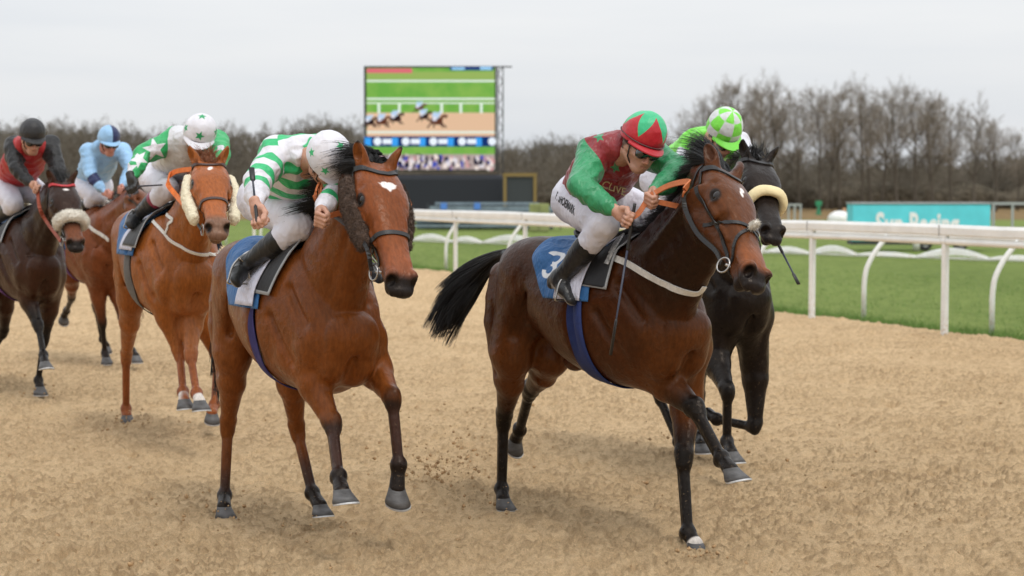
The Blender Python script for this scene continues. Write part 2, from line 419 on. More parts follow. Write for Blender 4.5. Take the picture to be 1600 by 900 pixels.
class Horse:
    def hit(s, px, py, off=.004):
        """where the sight line through a photo pixel meets the horse"""
        fr = s.fr; d = nrm(fr.ray(px, py)); t0 = (np.linalg.norm(fr.loc2([*fr.loc[:2], 1.3])-fr.o)-1.9)
        o = fr.o+d*t0; P = s.F.cast([o], [d], 3.6, off, 0, 60)[0]; return P
def head_field(F, O, Rm, s=1.0, mouth=.0, k=.02, ear=None):
    T = lambda x, y, z: O+Rm.T@(np.array([x, y, z])*s)
    sc_ = lambda l: [v*s for v in l]
    xs = [-.03, .05, .13, .20, .28, .36, .44, .51, .57, .605]
    top = np.array([-.028, .004, .018, .022, .008, -.008, -.016, -.02, -.034, -.065]); bot = np.array([-.10, -.11, -.12, -.122, -.115, -.105, -.10, -.105, -.118, -.115])
    F.axial(O, Rm, sc_(xs), sc_((top+bot)/2), sc_([.060, .086, .102, .103, .086, .066, .056, .056, .060, .046]), sc_((top-bot)/2), k=.045, n=2.5, capf=.6)
    xs = [.02, .08, .15, .22, .30, .40, .48, .55]
    top = np.array([-.07]*8); bot = np.array([-.175, -.222, -.232, -.208, -.180, -.158, -.152, -.150-mouth])
    F.axial(O, Rm, sc_(xs), sc_((top+bot)/2), sc_([.052, .074, .080, .070, .053, .042, .039, .035]), sc_((top-bot)/2), k=.02, n=2.3, capf=.5)
    for q in (-1, 1):
        F.ell(T(.135, q*.058, -.135), (.095*s, .028*s, .075*s), Rm.T, k=.02)            # cheek plate
        F.cap(T(.215, q*.099, -.068), T(.38, q*.059, -.080), .011*s, .006*s, k=.016)       # facial crest
        F.ell(T(.215, q*.090, -.058), (.032*s, .016*s, .012*s), Rm.T, k=.014)
        F.ell(T(.135, q*.102, .004), (.028*s, .012*s, .014*s), Rm.T, k=.02, op=-1)             # hollow over the eye
        F.ell(T(.30, q*.088, -.036), (.06*s, .012*s, .022*s), Rm.T, k=.02, op=-1)
        F.cap(T(.26, q*.077, -.128), T(.42, q*.050, -.122), .006*s, .006*s, k=.02, op=-1)   # groove over the jaw bar
        F.ell(T(.200, q*.116, -.034), (.027*s, .022*s, .018*s), Rm.T, k=.006, op=-1)         # eye socket
        # nostril: flared rim and hole
        F.ell(T(.560, q*.042, -.052), (.034*s, .020*s, .030*s), Rm.T, k=.014)
        nb = np.array(Rm.T)@basis([.75, q*.18, .55], [-.6, q*.75, .55]).T
        F.ell(T(.584, q*.053, -.052), (.027*s, .020*s, .018*s), Rm.T, k=.006, op=-1)
        # ear
        e0 = T(.014, q*.058, -.018); e1 = T(-.022, q*.072, .045); e2 = T(-.045, q*.078, .09); e3 = T(-.052, q*.070, .13)
        if ear: e1, e2, e3 = [T(*(np.array(v)*[1, q, 1])) for v in ear]
        fr = Rm.T@np.array([.62, q*.75, .1]); sdv = np.cross(fr, e2-e0)
        F.chain([e0, e1, e2, e3], [(.027*s, .024*s), (.026*s, .018*s), (.018*s, .011*s), (.003*s, .003*s)], k=.025, side=sdv, sub=3)
        fo = nrm(fr)*.017*s
        F.chain([e0+(e1-e0)*.6+fo, e1+fo*1.05, e2+fo*.8, e2+(e3-e2)*.6+fo*.55], [(.010*s, .010*s), (.019*s, .013*s), (.015*s, .010*s), (.005*s, .004*s)], k=.006, side=sdv, sub=2, op=-1)
    # lips and chin
    F.ell(T(.588, 0, -.085), (.026*s, .044*s, .042*s), Rm.T, k=.02)
    F.ell(T(.545, 0, -.128-mouth), (.038*s, .032*s, .026*s), Rm.T, k=.016)
    pass
    F.cap(T(.62, -.05, -.112-mouth*.5), T(.46, -.062, -.119), .004*s, .003*s, k=.008, op=-1)
    F.cap(T(.62, .05, -.112-mouth*.5), T(.46, .062, -.119), .004*s, .003*s, k=.008, op=-1)
    F.ell(T(.612, 0, -.114-mouth*.5), (.02*s, .045*s, .005*s), Rm.T, k=.008, op=-1)

def build_horse(hp, h=.0065):
    """hp: frame, legs, head, colours. returns Horse with the root, the field and useful frames"""
    H = Horse(); fr = hp['fr']; H.fr = fr; dz = hp.get('dz', 0.0); F = Field(); H.F = F; L = hp['legs']; H.p = hp
    I3 = np.eye(3); zz = np.array([0, 0, dz])
    xs = [-1.08, -.98, -.84, -.64, -.42, -.18, .04, .20, .32, .41]
    top = np.array([1.38, 1.475, 1.55, 1.565, 1.525, 1.505, 1.55, 1.50, 1.38, 1.24])+dz
    bot = np.array([1.14, 1.08, 1.04, 1.00, .89, .825, .80, .82, .90, 1.0])+dz
    hw = [.11, .18, .225, .245, .275, .29, .25, .215, .185, .13]
    bw = hp.get('bw', 1.0)
    F.axial([0, 0, 0], I3, xs, list((top+bot)/2), [v*bw for v in hw], list((top-bot)/2), k=0, n=2.15)
    H.top = lambda u: np.interp(u, xs, top); H.bot = lambda u: np.interp(u, xs, bot); H.hw = lambda u: np.interp(u, xs, hw)
    F.cap([-.12, 0, 1.50+dz], [.10, 0, 1.53+dz], .05, .055, k=.06)            # withers
    # head and neck
    O = hp['poll']; mz = hp['muzzle']; hx = nrm(mz-O); Rh = basis(hx, hp['dorsal']); hs = hp.get('hs', 1.0); H.O = O; H.Rh = Rh; H.hs = hs
    HT = lambda x, y, z: O+Rh.T@(np.array([x, y, z])*hs); H.HT = HT
    n3 = HT(-.005, 0, -.105); n0 = np.array([.06, 0, 1.19+dz])
    n1 = n0+(n3-n0)*.42+np.array([-.01, 0, .03]); n2 = n0+(n3-n0)*.74+np.array([-.01, 0, .03])
    if 'neck' in hp: n1, n2 = hp['neck']
    F.chain([n0, n1, n2, n3], [(.18, .33), (.125, .25), (.098, .195), (.068, .125)], k=.09, sub=4)
    H.neck = [n0, n1, n2, n3]
    crest = catmull([n0, n1, n2, n3], 6)
    # jugular groove and windpipe
    for q in (-1, 1):
        dn = nrm(np.cross(nrm(n3-n0), [0, 1, 0]));
        if dn[2] > 0: dn = -dn
        F.cap(n0+(n3-n0)*.30+dn*.18+np.array([0, q*.13, 0]), n0+(n3-n0)*.92+dn*.09+np.array([0, q*.055, 0]), .010, .008, k=.035, op=-1)
        F.cap(n0+(n3-n0)*.45+np.array([0, q*.085, 0])-dn*.05, n0+(n3-n0)*.95+np.array([0, q*.045, 0]), .03, .02, k=.05)
        F.ell(n0+(n3-n0)*.28+np.array([.0, q*.10, .08]), (.16, .05, .12), k=.06)
    # fore quarters
    for q, key in ((-1, 'FR'), (1, 'FL')):
        E, K, Ft, C = L[key][:4]; sh = E*.35+np.array([.34, q*.13, 1.12+dz])*.65
        F.cap([-.02, q*.13, 1.42+dz], sh, (.05, .11), (.055, .10), k=.07, side=(0, 1, 0))     # scapula
        F.ell(sh, (.095, .075, .105), k=.05)
        F.ell(np.array([-.02, q*.195, 1.07+dz])*.6+E*.4, (.15, .06, .13), k=.05)                 # triceps
        F.cap(sh+np.array([.01, 0, -.02]), E+(K-E)*.28+np.array([.01, 0, 0]), (.065, .075), (.055, .075), k=.05)
        F.ell(np.array([.36, q*.075, 1.02+dz]), (.09, .075, .13), k=.045)                        # pectoral
        F.cap(np.array([.30, q*.06, .93+dz]), E+(K-E)*.2-np.array([0, q*.03, 0]), .075, .055, k=.04)
        F.cap(E+np.array([-.03, 0, .03]), E+(K-E)*.4, (.098, .120), (.072, .092), k=.045)
        F.cap(E+(K-E)*.4, K+(E-K)*.08, (.072, .092), (.042, .052), k=.03)
        F.ell(E+np.array([-.08, q*.01, .05]), .042, k=.04)                                      # elbow point
        fw = nrm(np.array([1, 0, 0])-nrm(Ft-K)*nrm(Ft-K)[0]) if abs(nrm(Ft-K)[0]) < .95 else np.array([0, 0, 1.0])
        F.cap(K+(E-K)*.07, K+(Ft-K)*.08, (.049, .050), (.041, .042), k=.016); F.ell(K+fw*.014+(K-Ft)*.02, (.038, .038, .05), k=.02); F.ell(K-fw*.034+(E-K)*.05, (.022, .022, .026), k=.02)
        F.cap(K, Ft, (.0275, .029), (.0255, .027), k=.02)
        F.cap(K-fw*.032+(Ft-K)*.06, Ft-fw*.024, .017, .016, k=.010)                               # flexor tendon
        F.ell(Ft, (.040, .043, .044), k=.014); F.ell(Ft-fw*.026, (.028, .031, .030), k=.012)
        F.cap(Ft, C, .031, .040, k=.018)
        F.cap([.14, q*.215, 1.34+dz], [.31, q*.205, 1.18+dz], .006, .006, k=.06, op=-1)          # line before the shoulder
        F.cap([.02, q*.275, 1.20+dz], [.18, q*.235, .98+dz], .008, .008, k=.05, op=-1)          # line behind the shoulder
        F.cap([-.16, q*.29, 1.30+dz], [-.13, q*.29, .98+dz], .006, .006, k=.07, op=-1)
    F.cap([.46, 0, 1.15+dz], [.44, 0, 1.00+dz], .006, .006, k=.035, op=-1)                        # breast groove
    # hind quarters
    for q, key in ((-1, 'HR'), (1, 'HL')):
        T, Hk, Ft, C = L[key][:4]; hip = np.array([-.80, q*.13, 1.36+dz])
        F.ell([-.72, q*.13, 1.43+dz], (.26, .125, .13), k=.06)                                      # gluteal
        F.ell([-.50, q*.20, 1.44+dz], (.055, .045, .05), k=.06)                                     # point of hip
        F.cap(hip, T+np.array([-.05, 0, .02]), (.13, .20), (.10, .145), k=.07)
        F.ell(T, (.085, .075, .085), k=.05)
        bt = np.array([-1.07, q*.105, 1.34+dz]); G = T+(Hk-T)*.38; bk = nrm(np.cross(Hk-T, [0, 1, 0]));
        if bk[0] > 0: bk = -bk
        G2 = G+bk*.045
        F.chain([bt, (bt+G2)/2+bk*.045, G2], [(.085, .10), (.095, .115), (.062, .07)], k=.06, sub=2)
        F.cap(T+bk*.02, G, (.09, .115), (.07, .092), k=.045); F.cap(G, Hk+(T-Hk)*.1, (.07, .092), (.040, .050), k=.03)
        hp_ = Hk+bk*.045+(T-Hk)*.07                                                                # point of hock
        F.cap(G2+bk*.01, hp_, .026, .019, k=.018)
        F.cap(Hk+(T-Hk)*.07, Hk+(Ft-Hk)*.07, (.047, .053), (.040, .044), k=.018); F.cap(hp_, Hk+(Ft-Hk)*.16+bk*.016, .024, .023, k=.02)
        F.cap(Hk, Ft, (.030, .034), (.0265, .029), k=.02)
        b2 = nrm(bk-nrm(Ft-Hk)*(bk@nrm(Ft-Hk)))
        F.cap(Hk+(Ft-Hk)*.1+b2*.032, Ft+b2*.024, .017, .016, k=.010)
        F.ell(Ft, (.041, .043, .044), k=.014); F.ell(Ft+b2*.026, (.028, .031, .030), k=.012)
        F.cap(Ft, C, .031, .040, k=.018)
        F.cap(hip+np.array([.16, q*.10, -.10]), T+np.array([.09, q*.05, .13]), .008, .01, k=.07, op=-1)   # flank line
        F.cap([-1.02, q*.235, 1.30+dz], G+bk*.02+np.array([0, q*.09, .05]), .006, .005, k=.05, op=-1)     # line between the thigh muscles
    if hp.get('sheath'): F.ell([-.52, -.02, .90+dz], (.09, .045, .055), k=.03)
    head_field(F, O, Rh, hs, hp.get('mouth', .0), ear=hp.get('ear'))
    F.chain([n2+(n3-n2)*.35, HT(.06, 0, -.13)], [(.08, .155), (.06, .09)], k=.05, sub=1)
    # ---- mesh and coat colour
    V, Q = F.mesh(h)
    me = mesh_np('horse_body', V, Q)
    pal = hp['pal']; c0 = np.array(pal['body']); col = np.tile(c0, (len(V), 1))
    def mixc(c, wgt): nonlocal col; col = col*(1-wgt[:, None])+np.array(c)*wgt[:, None]
    rs = np.random.RandomState(3)
    wob = (np.sin(V[:, 0]*23+V[:, 2]*17)+np.sin(V[:, 1]*31+V[:, 2]*29+1.3)+np.sin(V[:, 0]*51-V[:, 1]*44))/3
    # darker back and neck, lighter flank: the coat's own colour
    if 'back' in pal: mixc(pal['back'], smooth(1.25+dz, 1.6+dz, V[:, 2]+wob*.05)*smooth(.75, .1, np.abs(V[:, 0]+.5)-.0)*.75)
    if 'neckc' in pal:
        d, t = seg_t(V, [np.array(x) for x in (n0, n1, n2)]); mixc(pal['neckc'], smooth(.34, .2, d+wob*.03)*smooth(.25, 1.1, t)*.85)
    if 'soft' in pal:    # paler inside of the legs, elbow and flank
        mixc(pal['soft'], smooth(.16, .05, np.abs(V[:, 1]))*smooth(1.05+dz, .9+dz, V[:, 2])*.6)
    if 'arm' in pal:     # warmer shoulders, forearms, breast and gaskins
        for key in ('FR', 'FL', 'HR', 'HL'):
            d, t = seg_t(V, [np.array(x) for x in L[key][:4]]); mixc(pal['arm'], smooth(.24, .10, d+wob*.03)*smooth(1.1, .6, t)*.9)
        mixc(pal['arm'], smooth(.22, .36, V[:, 0]+wob*.03)*smooth(1.28+dz, 1.05+dz, V[:, 2])*.7)
    for key in ('FR', 'FL', 'HR', 'HL'):
        pts = [np.array(x) for x in L[key][:4]]; d, t = seg_t(V, pts); fore = key[0] == 'F'
        lo_, hi_ = pal['leg'].get(key) or pal['leg'].get('F' if fore else 'H')
        near = smooth(.16, .10, d)*(V[:, 2] < 1.15+dz)
        mixc(pal['points'], near*smooth(lo_, hi_, t+wob*.08))
        if 'legmid' in pal: mixc(pal['legmid'], near*smooth(lo_, hi_, t+wob*.08)*smooth(1.0, 1.25, t)*smooth(2.1, 1.7, t)*.8)
        if key in pal.get('sock', {}):
            s0 = pal['sock'][key]; mixc((.68, .62, .56), near*smooth(s0, s0+.12, t+wob*.06))
    # head
    X = (V-O)@Rh.T/hs; inh = smooth(-.02, .06, X[:, 0]-(.0))*(np.linalg.norm(V-HT(.3, 0, -.08), axis=1) < .42*hs)
    if 'face' in pal: mixc(pal['face'], inh*smooth(-.20, -.08, X[:, 2])*.9)
    if 'cheek' in pal: mixc(pal['cheek'], inh*smooth(.0, .12, X[:, 0])*smooth(.035, .065, np.abs(X[:, 1]))*smooth(-.2, -.1, X[:, 2])*.7)
    mixc(pal['muzzle'], inh*smooth(*pal.get('mzr', (.47, .56)), X[:, 0]+wob*.012-X[:, 2]*.25))
    if 'nosemid' in pal: mixc(pal['nosemid'], inh*smooth(.40, .5, X[:, 0])*smooth(.585, .55, X[:, 0])*smooth(-.09, -.05, X[:, 2])*.8)
    for q in (-1, 1):
        e = np.linalg.norm((X-np.array([.198, q*.108, -.034]))*[1, 1, 1.25], axis=1); mixc((.012, .009, .008), inh*smooth(.040, .026, e))
        e = np.linalg.norm(X-np.array([.584, q*.053, -.052]), axis=1); mixc((.006, .004, .004), inh*smooth(.034, .019, e))
        dE, tE = seg_t(X, [np.array([.012, q*.048, -.015])]+[np.array(v)*[1, q, 1] for v in (hp.get('ear') or [(-.022, .062, .055), (-.045, .068, .115), (-.052, .06, .165)])])
        mixc(pal['points'], smooth(.05, .03, dE)*smooth(2.35, 2.9, tE))
        mixc(pal.get('ear', pal['body']), smooth(.05, .03, dE)*smooth(.3, .6, tE)*smooth(2.7, 2.2, tE)*.5)
    if 'mark' in pal:
        mk = pal['mark'](X); mixc((.80, .74, .70), inh*smooth(-.003, .003, mk+wob*.002))
    attr(me, 'coat', np.clip(col, 0, 1))
    loc = fr.loc
    root = empty('racehorse', loc, fr.rotz, hp['label'], 'horse', hp.get('group')); H.root = root
    body = link('horse_body', me, hp['mat'], root)
    # eyes
    for q in (-1, 1):
        e = HT(.198, q*.0815, -.034); mb = MB(); n = 12
        vs = [e+.0240*hs*np.array([math.sin(a)*math.cos(b_), math.sin(a)*math.sin(b_), math.cos(a)]) for a in np.linspace(.02, math.pi-.02, n) for b_ in np.linspace(0, 2*math.pi, 18, endpoint=False)]
        mb.add(vs, [(i*18+j, i*18+(j+1) % 18, (i+1)*18+(j+1) % 18, (i+1)*18+j) for i in range(n-1) for j in range(18)])
        mb.build('eye', M_EYE, root, smooth=True)
    # hooves
    for key in ('FR', 'FL', 'HR', 'HL'):
        C = L[key][3]; dn, fw = L[key][4:6] if len(L[key]) > 5 else ((0, 0, -1), (1, 0, 0))
        hoof(root, C, np.array(dn, float), np.array(fw, float), 1.12 if key[0] == 'F' else 1.04)
    return H

def hoof(root, C, dn, fw, s=1.0):
    dn = nrm(dn); fw = nrm(fw-dn*(fw@dn)); sd_ = np.cross(dn, fw); mb = MB(); n = 28; V = []
    rows = [(-.012, .030, .032, -.004, 0), (-.004, .039, .038, 0, 0), (.006, .041, .040, .004, .0), (.026, .049, .048, .014, .0), (.052, .062, .058, .028, 0), (.055, .058, .054, .027, 0), (.055, .02, .02, .02, 0)]
    for (dd, ra, rb, off, _) in rows:
        for k in range(n):
            a = 2*math.pi*k/n; x = math.cos(a); lowheel = 1-.28*max(-x, 0)*(dd > 0)
            V.append(C+s*(dn*dd*lowheel+fw*(off+ra*x*(1 if x > 0 else .8))+sd_*rb*math.sin(a)))
    m = len(rows)
    F_ = [(i*n+k, i*n+(k+1) % n, (i+1)*n+(k+1) % n, (i+1)*n+k) for i in range(m-1) for k in range(n)]+[tuple(range((m-1)*n, m*n))]
    mb.add(V, F_); o = mb.build('hoof', MATS['hoof_horn'], root, smooth=True)
    # the racing plate under it
    mb = MB(); V = []
    K = 22
    for k in range(K+1):
        a = R(-140)+R(280)*k/K; x = math.cos(a)
        for (rr, dd) in ((1.06, .054), (1.06, .061), (.74, .061), (.74, .054)):
            lowheel = 1-.28*max(-x, 0); V.append(C+s*(dn*(dd*lowheel+.001)+fw*(.032+rr*.060*x*(1 if x > 0 else .8))+sd_*rr*.054*math.sin(a)))
    mb.add(V, [(k*4+j, k*4+(j+1) % 4, (k+1)*4+(j+1) % 4, (k+1)*4+j) for k in range(K) for j in range(4)]+[(0, 1, 2, 3), tuple(K*4+j for j in (3, 2, 1, 0))])
    mb.build('horseshoe', M_SHOE, o)

def hair_mesh(name, roots, dirs, lens, mat, parent, r=.0022, segs=7, grav=.25, wind=(0, 0, 0), curl=.25, seed=1, clump=None):
    """many separate strands as one mesh"""
    rs = np.random.RandomState(seed); n = len(roots); roots = np.array(roots, float); dirs = np.array(dirs, float)
    dirs = dirs/(np.linalg.norm(dirs, axis=1, keepdims=True)+1e-9); P = roots.copy(); D = dirs.copy(); lens = np.asarray(lens)
    wv = np.array(wind, float); pts = [P.copy()]; rnd = rs.normal(size=(n, 3))*curl
    for i in range(segs):
        D = D+wv/segs+np.array([0, 0, -grav])/segs+rnd/segs*(1 if i < segs*.6 else -.7)+rs.normal(size=(n, 3))*curl*.18
        D /= np.linalg.norm(D, axis=1, keepdims=True); P = P+D*(lens/segs)[:, None]; pts.append(P.copy())
    pts = np.stack(pts, 1); T = np.gradient(pts, axis=1); T /= np.linalg.norm(T, axis=2, keepdims=True)+1e-9
    up = np.cross(T, np.tile(rs.normal(size=(n, 1, 3)), (1, segs+1, 1))); up /= np.linalg.norm(up, axis=2, keepdims=True)+1e-9; bb = np.cross(T, up)
    tap = np.linspace(1, .15, segs+1)**.7; rr = r*(.6+.8*rs.rand(n))[:, None]*tap[None]
    V = np.stack([pts+rr[..., None]*(math.cos(a)*up+math.sin(a)*bb) for a in (0, 2.094, 4.189)], 2)   # n, s+1, 3, 3
    idx = np.arange(n*(segs+1)*3).reshape(n, segs+1, 3)
    Q = np.stack([np.stack([idx[:, :-1, k], idx[:, :-1, (k+1) % 3], idx[:, 1:, (k+1) % 3], idx[:, 1:, k]], -1) for k in range(3)], 2).reshape(-1, 4)
    me = mesh_np(name, V.reshape(-1, 3), Q); return link(name, me, mat, parent)

def mane(H, mat, n=1500, L=.2, side=-1, wind=(-.9, 0, .2), tuft=None, r=.0018, lift=.35, seed=5):
    """hair along the crest and a forelock over the poll, in locks that lie with the wind"""
    rs = np.random.RandomState(seed); n0, n1, n2, n3 = H.neck; C = catmull([n0, n1, n2, n3], 8); P = []; ds = []; ls = []; wv = np.array(wind, float)
    locks = 90; lt = rs.rand(locks); ld = rs.normal(size=(locks, 3))*.16; ll = .6+.6*rs.rand(locks)
    O_ = []; D_ = []; ups = []
    for _ in range(n):
        j = rs.randint(locks); t = .22+.80*min(max(lt[j]+rs.normal()*.012, 0), .999); i = min(int(t*(len(C)-1)), len(C)-2); f = min(t*(len(C)-1)-i, 1); c = C[i]*(1-f)+C[i+1]*f; tan = nrm(C[i+1]-C[i]); up = nrm(np.cross(tan, [0, 1, 0]))
        if up[2] < 0: up = -up
        O_.append(c+up*.44+np.array([0, rs.normal()*.011, 0])); D_.append(-up); ups.append(up)
        ds.append(up*lift+np.array([0, side*.45, 0])+wv*.55+ld[j]+rs.normal(size=3)*.07); ls.append(L*ll[j]*(.75+.35*rs.rand()))
    P = H.F.cast(O_, D_, .46, n=50)-np.array(ups)*.012; P = list(P)
    if tuft:
        tl = rs.normal(size=(40, 3))*tuft.get('sp', .3); tr = np.stack([rs.uniform(-.07, .055, 40), rs.normal(size=40)*.024], 1)
        for _ in range(tuft['n']):
            j = rs.randint(40); P.append(H.HT(tr[j, 0]+rs.normal()*.006, tr[j, 1]+rs.normal()*.004, -.014)); ds.append(tuft['dir']+tl[j]+rs.normal(size=3)*.07); ls.append(tuft['L']*(.65+.5*rs.rand())*(.7+.5*((j*7) % 10)/10))
    return hair_mesh('mane', P, ds, np.array(ls), mat, H.root, r=r, wind=wv*.8, grav=.45, curl=.16, seed=seed, segs=8)
def tail(H, mat, path, n=1300, r0=.03, r1=.12, r=.0022, seed=3):
    rs = np.random.RandomState(seed); C = catmull(path, 8); m = len(C); segs = m-1; V = []
    T = np.gradient(C, axis=0); T /= np.linalg.norm(T, axis=1, keepdims=True)
    up = np.cross(T, [0, 1, 0.01]); up /= np.linalg.norm(up, axis=1, keepdims=True); bb = np.cross(T, up)
    ncl = 46; ca = rs.rand(ncl)*2*math.pi; crr = np.sqrt(rs.rand(ncl)); cl = .65+.4*rs.rand(ncl)
    cw = rs.normal(size=(ncl, 3))*.035
    ci = rs.randint(0, ncl, n); a = ca[ci]+rs.normal(size=n)*.22; q = np.clip(crr[ci]+rs.normal(size=n)*.09, 0, 1.15); st = rs.rand(n)*.35; ln = cl[ci]*(.85+.25*rs.rand(n))
    tt = np.linspace(0, 1, segs+1); pts = np.zeros((n, segs+1, 3))
    for j, t in enumerate(tt):
        s = np.clip(st+(ln-st)*t, 0, 1.25); x = np.minimum(s, 1)*(m-1); i = np.minimum(x.astype(int), m-2); f = x-i
        c = C[i]*(1-f)[:, None]+C[i+1]*f[:, None]; ex = np.maximum(s-1, 0)[:, None]*T[-1]*.5; U = up[i]; B_ = bb[i]
        rad = (r0+(r1-r0)*smooth(0.05, .9, s))*q
        wob = np.stack([np.sin(s*9+a*3), np.cos(s*7+a*5), np.sin(s*8+a)], 1)*.010*s[:, None]
        pts[:, j] = c+ex+U*(np.cos(a)*rad)[:, None]+B_*(np.sin(a)*rad*.8)[:, None]+wob+cw[ci]*(s**2)[:, None]
    TT = np.gradient(pts, axis=1); TT /= np.linalg.norm(TT, axis=2, keepdims=True)+1e-9
    u2 = np.cross(TT, np.tile(rs.normal(size=(n, 1, 3)), (1, segs+1, 1))); u2 /= np.linalg.norm(u2, axis=2, keepdims=True)+1e-9; b2 = np.cross(TT, u2)
    rr = r*(.6+.8*rs.rand(n))[:, None]*(np.linspace(1, .2, segs+1)**.6)[None]
    Vv = np.stack([pts+rr[..., None]*(math.cos(g)*u2+math.sin(g)*b2) for g in (0, 2.094, 4.189)], 2); idx = np.arange(n*(segs+1)*3).reshape(n, segs+1, 3)
    Q = np.stack([np.stack([idx[:, :-1, k], idx[:, :-1, (k+1) % 3], idx[:, 1:, (k+1) % 3], idx[:, 1:, k]], -1) for k in range(3)], 2).reshape(-1, 4)
    me = mesh_np('tail', Vv.reshape(-1, 3), Q); o = link('tail', me, mat, H.root)
    mb = MB(); mb.tube(C[:int(m*.4)], [.036*(1-.7*i/(m*.4)) for i in range(int(m*.4))], 8); mb.build('tail_dock', mat, H.root, smooth=True)
    return o
# ------------------------------------------------------------------ riders
def skin_mat():
    m, n, b = new_mat('skin'); a = N(n, 'Attribute', attribute_name='coat'); t = noise(n, 40, 5); f = maprange(n, t.outputs[0], .3, .7, .88, 1.1)
    n.links.new(mul_col(n, a.outputs['Color'], f), b.inputs['Base Color']); b.inputs['Roughness'].default_value = .5
    b.inputs['Subsurface Weight'].default_value = .08; b.inputs['Subsurface Radius'].default_value = (.01, .004, .002)
    t2 = noise(n, 160, 4); add_bump(n, b, [(t2.outputs[0], .0012)]); return m
M_SKIN = skin_mat()
def silk_mat(name, c0, c1=None, c2=None, rough=.42, wr=1.0, c3=None, dirt=.0):
    m, n, b = new_mat(name)
    rgb = N(n, 'RGB'); rgb.outputs[0].default_value = tuple(c0)+(1,); s = rgb.outputs[0]
    for i, c in enumerate((c1, c2, c3)):
        if c is None: continue
        a = N(n, 'Attribute', attribute_name='m%d' % (i+1)); f = maprange(n, a.outputs['Fac'], -.0015, .0015, 0, 1)
        x = N(n, 'MixRGB', ins={2: tuple(c)+(1,)}); n.links.new(f, x.inputs[0]); n.links.new(s, x.inputs[1]); s = x.outputs[0]
    t = noise(n, 6, 5); f = maprange(n, t.outputs[0], .3, .7, .88-dirt, 1.07); s = mul_col(n, s, f)
    n.links.new(s, b.inputs['Base Color']); b.inputs['Roughness'].default_value = rough; b.inputs['Specular IOR Level'].default_value = .4
    b.inputs['Sheen Weight'].default_value = .08
    t1 = noise(n, 9, 3, stretch=(1.6, 1, .7)); t2 = noise(n, 28, 3, stretch=(1.5, 1, .6)); t3 = noise(n, 500, 2)
    add_bump(n, b, [(t1.outputs[0], .060*wr), (t2.outputs[0], .009*wr), (t3.outputs[0], .0004)], .9)
    return m
def human_head(F, T, Rm, s=1.0):
    g = Rm.T
    F.ell(T(-.012, 0, .03), (.098*s, .077*s, .100*s), g, k=0)
    F.ell(T(.034, 0, -.045), (.058*s, .058*s, .078*s), g, k=.03)
    F.ell(T(.074, 0, -.103), (.022*s, .025*s, .018*s), g, k=.025)
    for q in (-1, 1):
        F.cap(T(-.01, q*.056, -.06), T(.062, q*.022, -.106), .018*s, .014*s, k=.025)
        F.ell(T(.068, q*.040, -.032), (.022*s, .020*s, .018*s), g, k=.02)
        F.ell(T(.094, q*.031, -.008), (.012*s, .017*s, .012*s), g, k=.012, op=-1)
        F.ell(T(.083, q*.031, -.008), (.012*s, .013*s, .011*s), g, k=.004)
        F.ell(T(.103, q*.011, -.049), (.010*s, .008*s, .008*s), g, k=.008)
        F.ell(T(.0, q*.078, -.022), (.018*s, .008*s, .032*s), g, k=.008)
        F.ell(T(.060, q*.052, -.068), (.02*s, .012*s, .02*s), g, k=.02, op=-1)
    F.cap(T(.088, -.034, .014), T(.088, .034, .014), .009*s, .009*s, k=.02)
    F.cap(T(.094, 0, -.004), T(.113, 0, -.043), .0075*s, .0105*s, k=.014)
    F.cap(T(.090, -.016, -.069), T(.090, .016, -.069), .0055*s, .0055*s, k=.010)
    F.cap(T(.088, -.014, -.080), T(.088, .014, -.080), .0065*s, .0065*s, k=.010)
    F.cap(T(.101, -.019, -.0745), T(.101, .019, -.0745), .0026*s, .0026*s, k=.003, op=-1)
def hand(F, W, Rm, q, s=1.0, curl=1.15, spread=1.0):
    """W wrist, rows of Rm: x along the hand, y towards the thumb, z back of the hand"""
    T = lambda x, y, z: W+Rm.T@(np.array([x, y, z])*s)
    F.cap(T(-.03, 0, 0), T(.02, 0, 0), (.027*s, .020*s), (.030*s, .017*s), k=.012, side=Rm[1])
    F.cap(T(.02, 0, 0), T(.075, 0, 0), (.033*s, .015*s), (.040*s, .014*s), k=.015, side=Rm[1])
    for i, (y, l) in enumerate(((.030, .93), (.010, 1.0), (-.010, .95), (-.029, .78))):
        p = np.array([.080+(.004 if i in (1, 2) else 0), y, .002]); a = -.35; r = .0098*(.9 if i == 3 else 1)
        for j, L in enumerate((.042, .027, .022)):
            a2 = a-(curl*(.75, 1.15, .95)[j]) if j else a-curl*.55
            d = np.array([math.cos(a2), 0, math.sin(a2)]); p2 = p+d*L*l
            F.cap(T(*p), T(*p2), r*s, r*.9*s, k=.005 if j else .008); p = p2; a = a2; r *= .92
        F.ell(T(.081, y, .009), .010*s, k=.008)
    F.cap(T(.02, .030, -.008), T(.052, .044, -.022), .014*s, .0125*s, k=.015)
    F.cap(T(.052, .044, -.022), T(.078, .036, -.040), .0115*s, .0105*s, k=.006)
    F.cap(T(.078, .036, -.040), T(.090, .018, -.047), .0105*s, .0085*s, k=.004)
def sphere_mesh(c, r, Rm=None, n=10):
    V = []; m = n*2
    for i in range(n+1):
        a = math.pi*i/n
        for k in range(m):
            b = 2*math.pi*k/m; v = np.array([math.sin(a)*math.cos(b)*r[0], math.sin(a)*math.sin(b)*r[1], math.cos(a)*r[2]])
            V.append(c+(Rm.T@v if Rm is not None else v))
    return V, [(i*m+k, i*m+(k+1) % m, (i+1)*m+(k+1) % m, (i+1)*m+k) for i in range(n) for k in range(m)]

